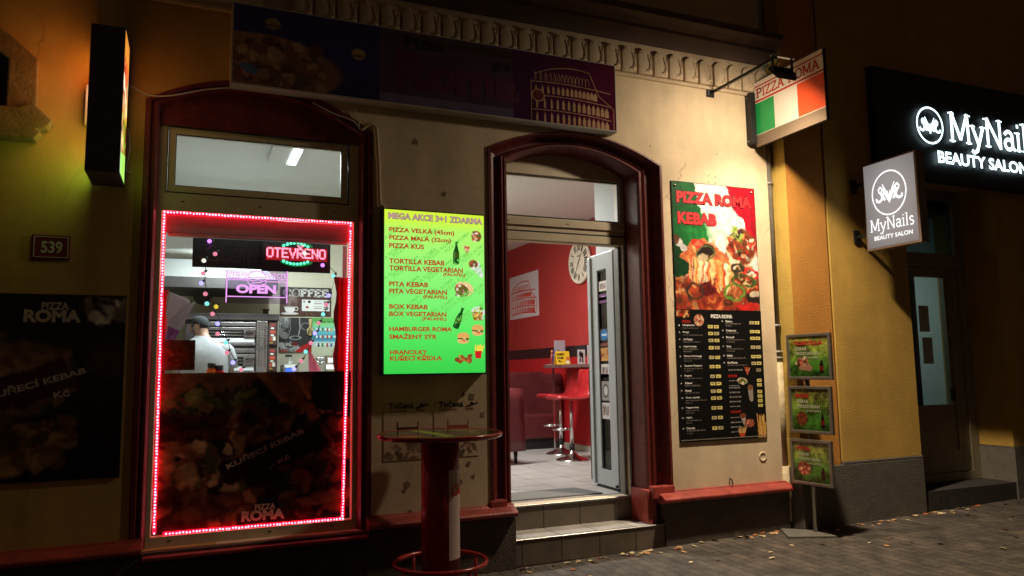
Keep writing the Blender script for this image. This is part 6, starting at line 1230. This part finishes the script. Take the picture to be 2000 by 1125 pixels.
# t-shirt: lofted body, shoulders rounding into short sleeves
b = MB(); rows = []
SH = [(1.30, 0, 0, .185, .125), (1.42, 0, 0, .188, .120), (1.54, -.002, 0, .198, .122), (1.66, -.004, .005, .208, .126), (1.75, -.008, .012, .212, .124), (1.82, -.012, .022, .202, .112), (1.865, -.016, .032, .168, .096), (1.90, -.020, .042, .118, .080), (1.925, -.024, .050, .080, .068), (1.94, -.028, .055, .066, .062)]
for z, cx_, cy_, hw, hd in SH:
    rows.append([J(cx_ + hw * (abs(math.cos(a)) ** .8) * (1 if math.cos(a) > 0 else -1) + .004 * math.sin(5 * a + z * 20), cy_ + hd * math.sin(a) + .004 * math.sin(3 * a + 31 * z), z + .02 * math.cos(a) * -1 * (z > 1.8) * .4) for a in [2 * math.pi * i / 32 for i in range(32)]])
b.grid(rows, True, True)
for s, pts in ((1, [(.13, .025, 1.845), (.175, .03, 1.80), (.205, .04, 1.72), (.218, .05, 1.64)]), (-1, [(-.15, .03, 1.845), (-.195, .06, 1.80), (-.23, .12, 1.72), (-.25, .17, 1.67)])): b.tube([J(*p_) for p_ in pts], [.066, .078, .074, .072], 20)
b.build('shirt', mat('white_shirt', (.47, .49, .51), .85, var=.04, scale=5, bump=.6, bscale=7), t)
V = [J(0, 0, 1.32), J(.09, 0, 1.24), J(.10, 0, .88), J(.10, -.02, .50), J(-.09, 0, 1.24), J(-.10, 0, .88), J(-.10, -.02, .50)]
skin('trousers', V, [(0, 1), (1, 2), (2, 3), (0, 4), (4, 5), (5, 6)], [(.155, .12), .105, .08, .07, .105, .08, .07], mat('dark_trousers', (.03, .03, .035), .9), t)
b = MB()
for s in (-1, 1): b.ball(J(s * .10, .06, FZ + .045), .06, 10, 8, (.8, 2.0, .7))
b.build('shoe', BLACKM, t)
# ---- signs hung inside the window
BY0 = .52
t = thing('coffee_board', 'long dark unlit coffee sign board hung behind the shop window', 'sign', tuple(at(445, 523, BY0)))
q0, q1 = at(377, 456, BY0), at(520, 525, BY0); xr = at(645, 466, BY0).x; b = MB(); b.box(q0.x, at(560, 500, BY0).x, BY0, BY0 + .03, at(445, 523, BY0).z, at(445, 459, BY0).z); b.build('board', BLACKM, t, bevel=.003)
fr = wallframe(q0.x, at(520, 500, BY0).x, at(445, 523, BY0).z, at(445, 459, BY0).z, BY0 - .002)
b = MB(); put_text(b, fr, 'Coffee', .36, .90, .18, .84, -.005, shear=.06); b.build('lettering', solid('dim_brown', (58, 34, 26)), t)
b = MB(); V, F = [], []; stroke_quads([(.16, .20), (.26, .22), (.18, .33), (.26, .34), (.19, .46)], .03, V, F); b.add([fr(u, v, .001) for u, v in V], F); b.build('steam_mark', solid('purple_mark', (110, 50, 130)), t)
b = MB(); V, F = [], []; stroke_quads([(.10, .70), (.16, .78), (.30, .80), (.36, .76)], .05, V, F); b.add([fr(u, v, .001) for u, v in V], F); b.build('cup_mark', solid('brown_mark', (80, 44, 26)), t)
b = MB()
for px in (425, 508): p = at(px, 458, BY0); b.tube([(p.x, BY0 + .01, p.z), (p.x + .02, BY0 + .01, p.z + .06), (p.x + .01, BY0, 2.95)], .003, 5)
b.build('hanging_wire', BLACKM, t)
OY_ = .44
t = thing('open_led_sign', 'black LED board with red dotted lettering and green dotted arcs in the window', 'LED sign', tuple(at(578, 528, OY_)))
q0, q1 = at(512, 462, OY_), at(645, 531, OY_); zt, zb = at(578, 464, OY_).z, at(578, 531, OY_).z; b = MB(); b.box(q0.x, q1.x, OY_, OY_ + .03, zb, zt); b.build('board', mat('led_board', (.02, .006, .008), .4), t, bevel=.003)
fr = wallframe(q0.x, q1.x, zb, zt, OY_ - .004)
DOT = {'O': ['01110', '10001', '10001', '10001', '10001', '10001', '01110'], 'T': ['11111', '00100', '00100', '00100', '00100', '00100', '00100'], 'E': ['11111', '10000', '10000', '11110', '10000', '10000', '11111'], 'V': ['10001', '10001', '10001', '01010', '01010', '00100', '00100'], 'R': ['11110', '10001', '10001', '11110', '10100', '10010', '10001'], 'N': ['10001', '11001', '11001', '10101', '10011', '10011', '10001']}
b = MB(); W_ = .80 / 8; DR = .0075
for k, ch in enumerate('OTEVRENO'):
    for r, row in enumerate(DOT[ch]):
        for c, v in enumerate(row):
            if v == '1': b.ball(fr(.075 + .109 * k + .0195 * c, .34 + .040 * r * 1.02, 0), DR, 6, 4)
for u, v in ((-.022, .235), (-.008, .27), (0.012, .295), (.030, .27), (.044, .235)): b.ball(fr(.075 + .109 * 4 + .030 + u, v + .005, 0), DR, 6, 4)
b.build('red_dots', mat('led_dot_red', (1, .16, .24), emit=3.5, sample=False), t)
b = MB()
for i in range(8):
    u = .31 + .050 * i
    for v in (.255 - .09 * (1 - ((i - 3.5) / 3.5) ** 2), .70 + .075 * (1 - ((i - 3.5) / 3.5) ** 2)): b.ball(fr(u, v, 0), .0115, 7, 5)
b.build('green_dots', mat('led_dot_green', (.10, 1.0, .45), emit=2.6, sample=False), t)
b = MB(); b.prism([(.06, .30), (.95, .30), (.95, .68), (.06, .68)], lambda u, v, d: fr(u, v, d), -.0025, -.002); b.build('red_backing', mat('led_backing', (.75, .004, .02), emit=.55), t)
b = MB(); cpts = lambda v0, s: [(.27 + .46 * i / 12, v0 - s * .10 * (1 - (i / 6 - 1) ** 2)) for i in range(13)]
b.prism(cpts(.29, 1) + cpts(.22, 1)[::-1], lambda u, v, d: fr(u, v, d), -.0015, -.001); b.prism(cpts(.68, -1) + cpts(.75, -1)[::-1], lambda u, v, d: fr(u, v, d), -.0015, -.001); b.build('green_backing', mat('led_green_backing', (.0, .35, .07), emit=.55), t)
b = MB(); p = at(620, 463, OY_); b.tube([(p.x, OY_ + .01, p.z), (p.x, OY_ + .01, 2.95)], .003, 5); p = at(520, 463, OY_); b.tube([(p.x, OY_ + .01, p.z), (p.x - .04, OY_ + .01, 2.95)], .003, 5); b.build('hanging_wire', BLACKM, t)
NY = .36
t = thing('neon_open_sign', 'clear acrylic sign with pink violet glowing burger outline and open lettering', 'neon sign', tuple(at(500, 592, NY)))
q0, q1 = at(440.5, 525, NY), at(561, 594, NY); zt, zb = at(500, 528, NY).z, at(500, 593, NY).z
b = MB(); b.box(q0.x, q1.x, NY, NY + .006, zb, zt); b.build('acrylic_panel', glass('acrylic', (.80, .74, .86), .10, .1), t)
fr = wallframe(q0.x, q1.x, zb, zt, NY - .003)
PINK = mat('neon_pink', (.86, .36, .90), emit=1.25, sample=False)
b = MB(); put_text(b, fr, '', .04, .35, .06, .26, d=0, gl=serif_glyphs('KEBAB', .13, .30, .09, .10)); put_text(b, fr, '', .66, .98, .08, .28, d=0, gl=serif_glyphs('BURGER', .13, .30, .09, .10))
put_text(b, fr, 'OPEN', .17, .81, .43, .70, .05, 0); b.build('lettering', PINK, t)
b = MB(); L3 = lambda pts: b.tube([fr(u, v, .002) for u, v in pts], .0042, 6)
L3([(.02, .02), (.02, .98)]); L3([(.99, .0), (.99, .97)]); L3([(.34, .30), (.03, .30), (.03, .80), (.97, .80), (.97, .33), (.67, .33)])
L3([(.36, .22)] + [(.50 + .14 * math.cos(a), .20 - .18 * math.sin(a)) for a in np.linspace(math.pi, 0, 12)] + [(.64, .22), (.36, .22)])
L3([(.34, .26), (.42, .32), (.52, .28), (.60, .33), (.66, .26)]); L3([(.35, .30), (.36, .40), (.44, .45), (.56, .45), (.64, .40), (.65, .30)]); L3([(.42, .38), (.58, .36)])
b.build('neon_tube', PINK, t)
# ---- strings of coloured bulbs behind the glass
BUL = {'b': ((.25, .22, 1.0), 3.0), 'p': ((1.0, .28, .40), 1.0), 'w': ((.95, .9, .8), 1.2), 'c': ((.25, .95, .85), 1.2), 'y': ((1.0, .72, .05), .9), 'v': ((.55, .2, 1.0), 2.0)}
def string(pts, lab, y=.27):
    p0 = at(pts[0][0], pts[0][1], y); t = thing('string_lights', lab, 'fairy lights', tuple(p0)); rk = random.Random(len(pts))
    b = MB(); b.tube([at(x + rk.uniform(3, 7), yy - 4, y + .01) for x, yy, c_ in pts], .0032, 5); b.build('wire', BLACKM, t)
    for x, yy, c_ in pts:
        p = at(x, yy, y); b = MB(); b.ball(p, .0165, 10, 8); b.build('bulb', mat('bulb_' + c_, BUL[c_][0], emit=BUL[c_][1], sample=False), t)
    b = MB()
    for x, yy, c_ in pts: p = at(x, yy, y); b.tube([p + Vector((.010, .0, .012)), p + Vector((.024, .008, .026))], .008, 6)
    b.build('sockets', BLACKM, t)
string([(409, 471, 'v'), (420, 496, 'p'), (398, 509, 'w'), (397, 534, 'p'), (393, 553, 'b'), (401, 574, 'p'), (404, 593, 'c'), (422, 599, 'y'), (415, 613, 'p'), (425, 632, 'b'), (425, 652, 'p'), (441, 669, 'c'), (443, 689, 'p'), (455, 708, 'b'), (471, 722, 'p')], 'string of coloured fairy lights hanging past the man at the window left')
string([(562, 470, 'b'), (595, 495, 'w'), (630, 518, 'v'), (651, 539, 'c'), (642, 577, 'b'), (637, 595, 'p'), (631, 614, 'c'), (622, 631, 'p'), (615, 651, 'b'), (607, 670, 'p'), (597, 687, 'c'), (588, 705, 'p'), (574, 721, 'b')], 'string of coloured fairy lights hanging past the posters at the window right')
# ---- red cloths at the sides, blind box at the top
RC = mat('red_cloth', (.50, .012, .028), .7, var=.2, scale=8)
def cloth(x0, x1, z0, z1, lab, wav):
    t = thing('window_cloth', lab, 'curtain', ((x0 + x1) / 2, .2, z0)); b = MB(); rows = []
    for k in range(14):
        z = z0 + (z1 - z0) * k / 13; e = .012 * math.sin(k * 1.3) * wav; rows.append([(x0 + (x1 - x0) * i / 12 + (e if (i == 0 and wav > 0) or (i == 12 and wav < 0) else 0), .18 + .012 * math.sin(i * 1.6 + k * .1), z) for i in range(13)])
    b.grid(rows); o = b.build('cloth', RC, t); m = o.modifiers.new('thick', 'SOLIDIFY'); m.thickness = .004
q0, q1 = at(655, 543, .18), at(700, 730, .18); cloth(q0.x, 1.16, 1.45, at(660, 541, .18).z, 'red cloth hanging at the right edge of the shop window', 1)
q0 = at(327, 565, .18); cloth(-.22, q0.x, 1.45, at(325, 566, .18).z, 'narrow red cloth hanging at the left edge of the shop window', -1)
t = thing('roller_blind', 'rolled up pale blind along the top of the shop window', 'blind', (.45, .2, 2.6)); b = MB(); b.box(-.21, 1.15, .160, .24, 2.62, 2.76); b.build('case', WPVC, t, bevel=.008)
b = MB(); b.tube([(-.18, .165, 2.605), (1.12, .165, 2.605)], .014, 8); b.build('bar', WPVC, t)
b = MB(); q0 = at(668, 465, .3); b.box(q0.x, 1.14, .26, .27, at(668, 542, .3).z, 2.60); b.build('side_rail', mat('lilac_rail', (.42, .32, .38), .5), t)
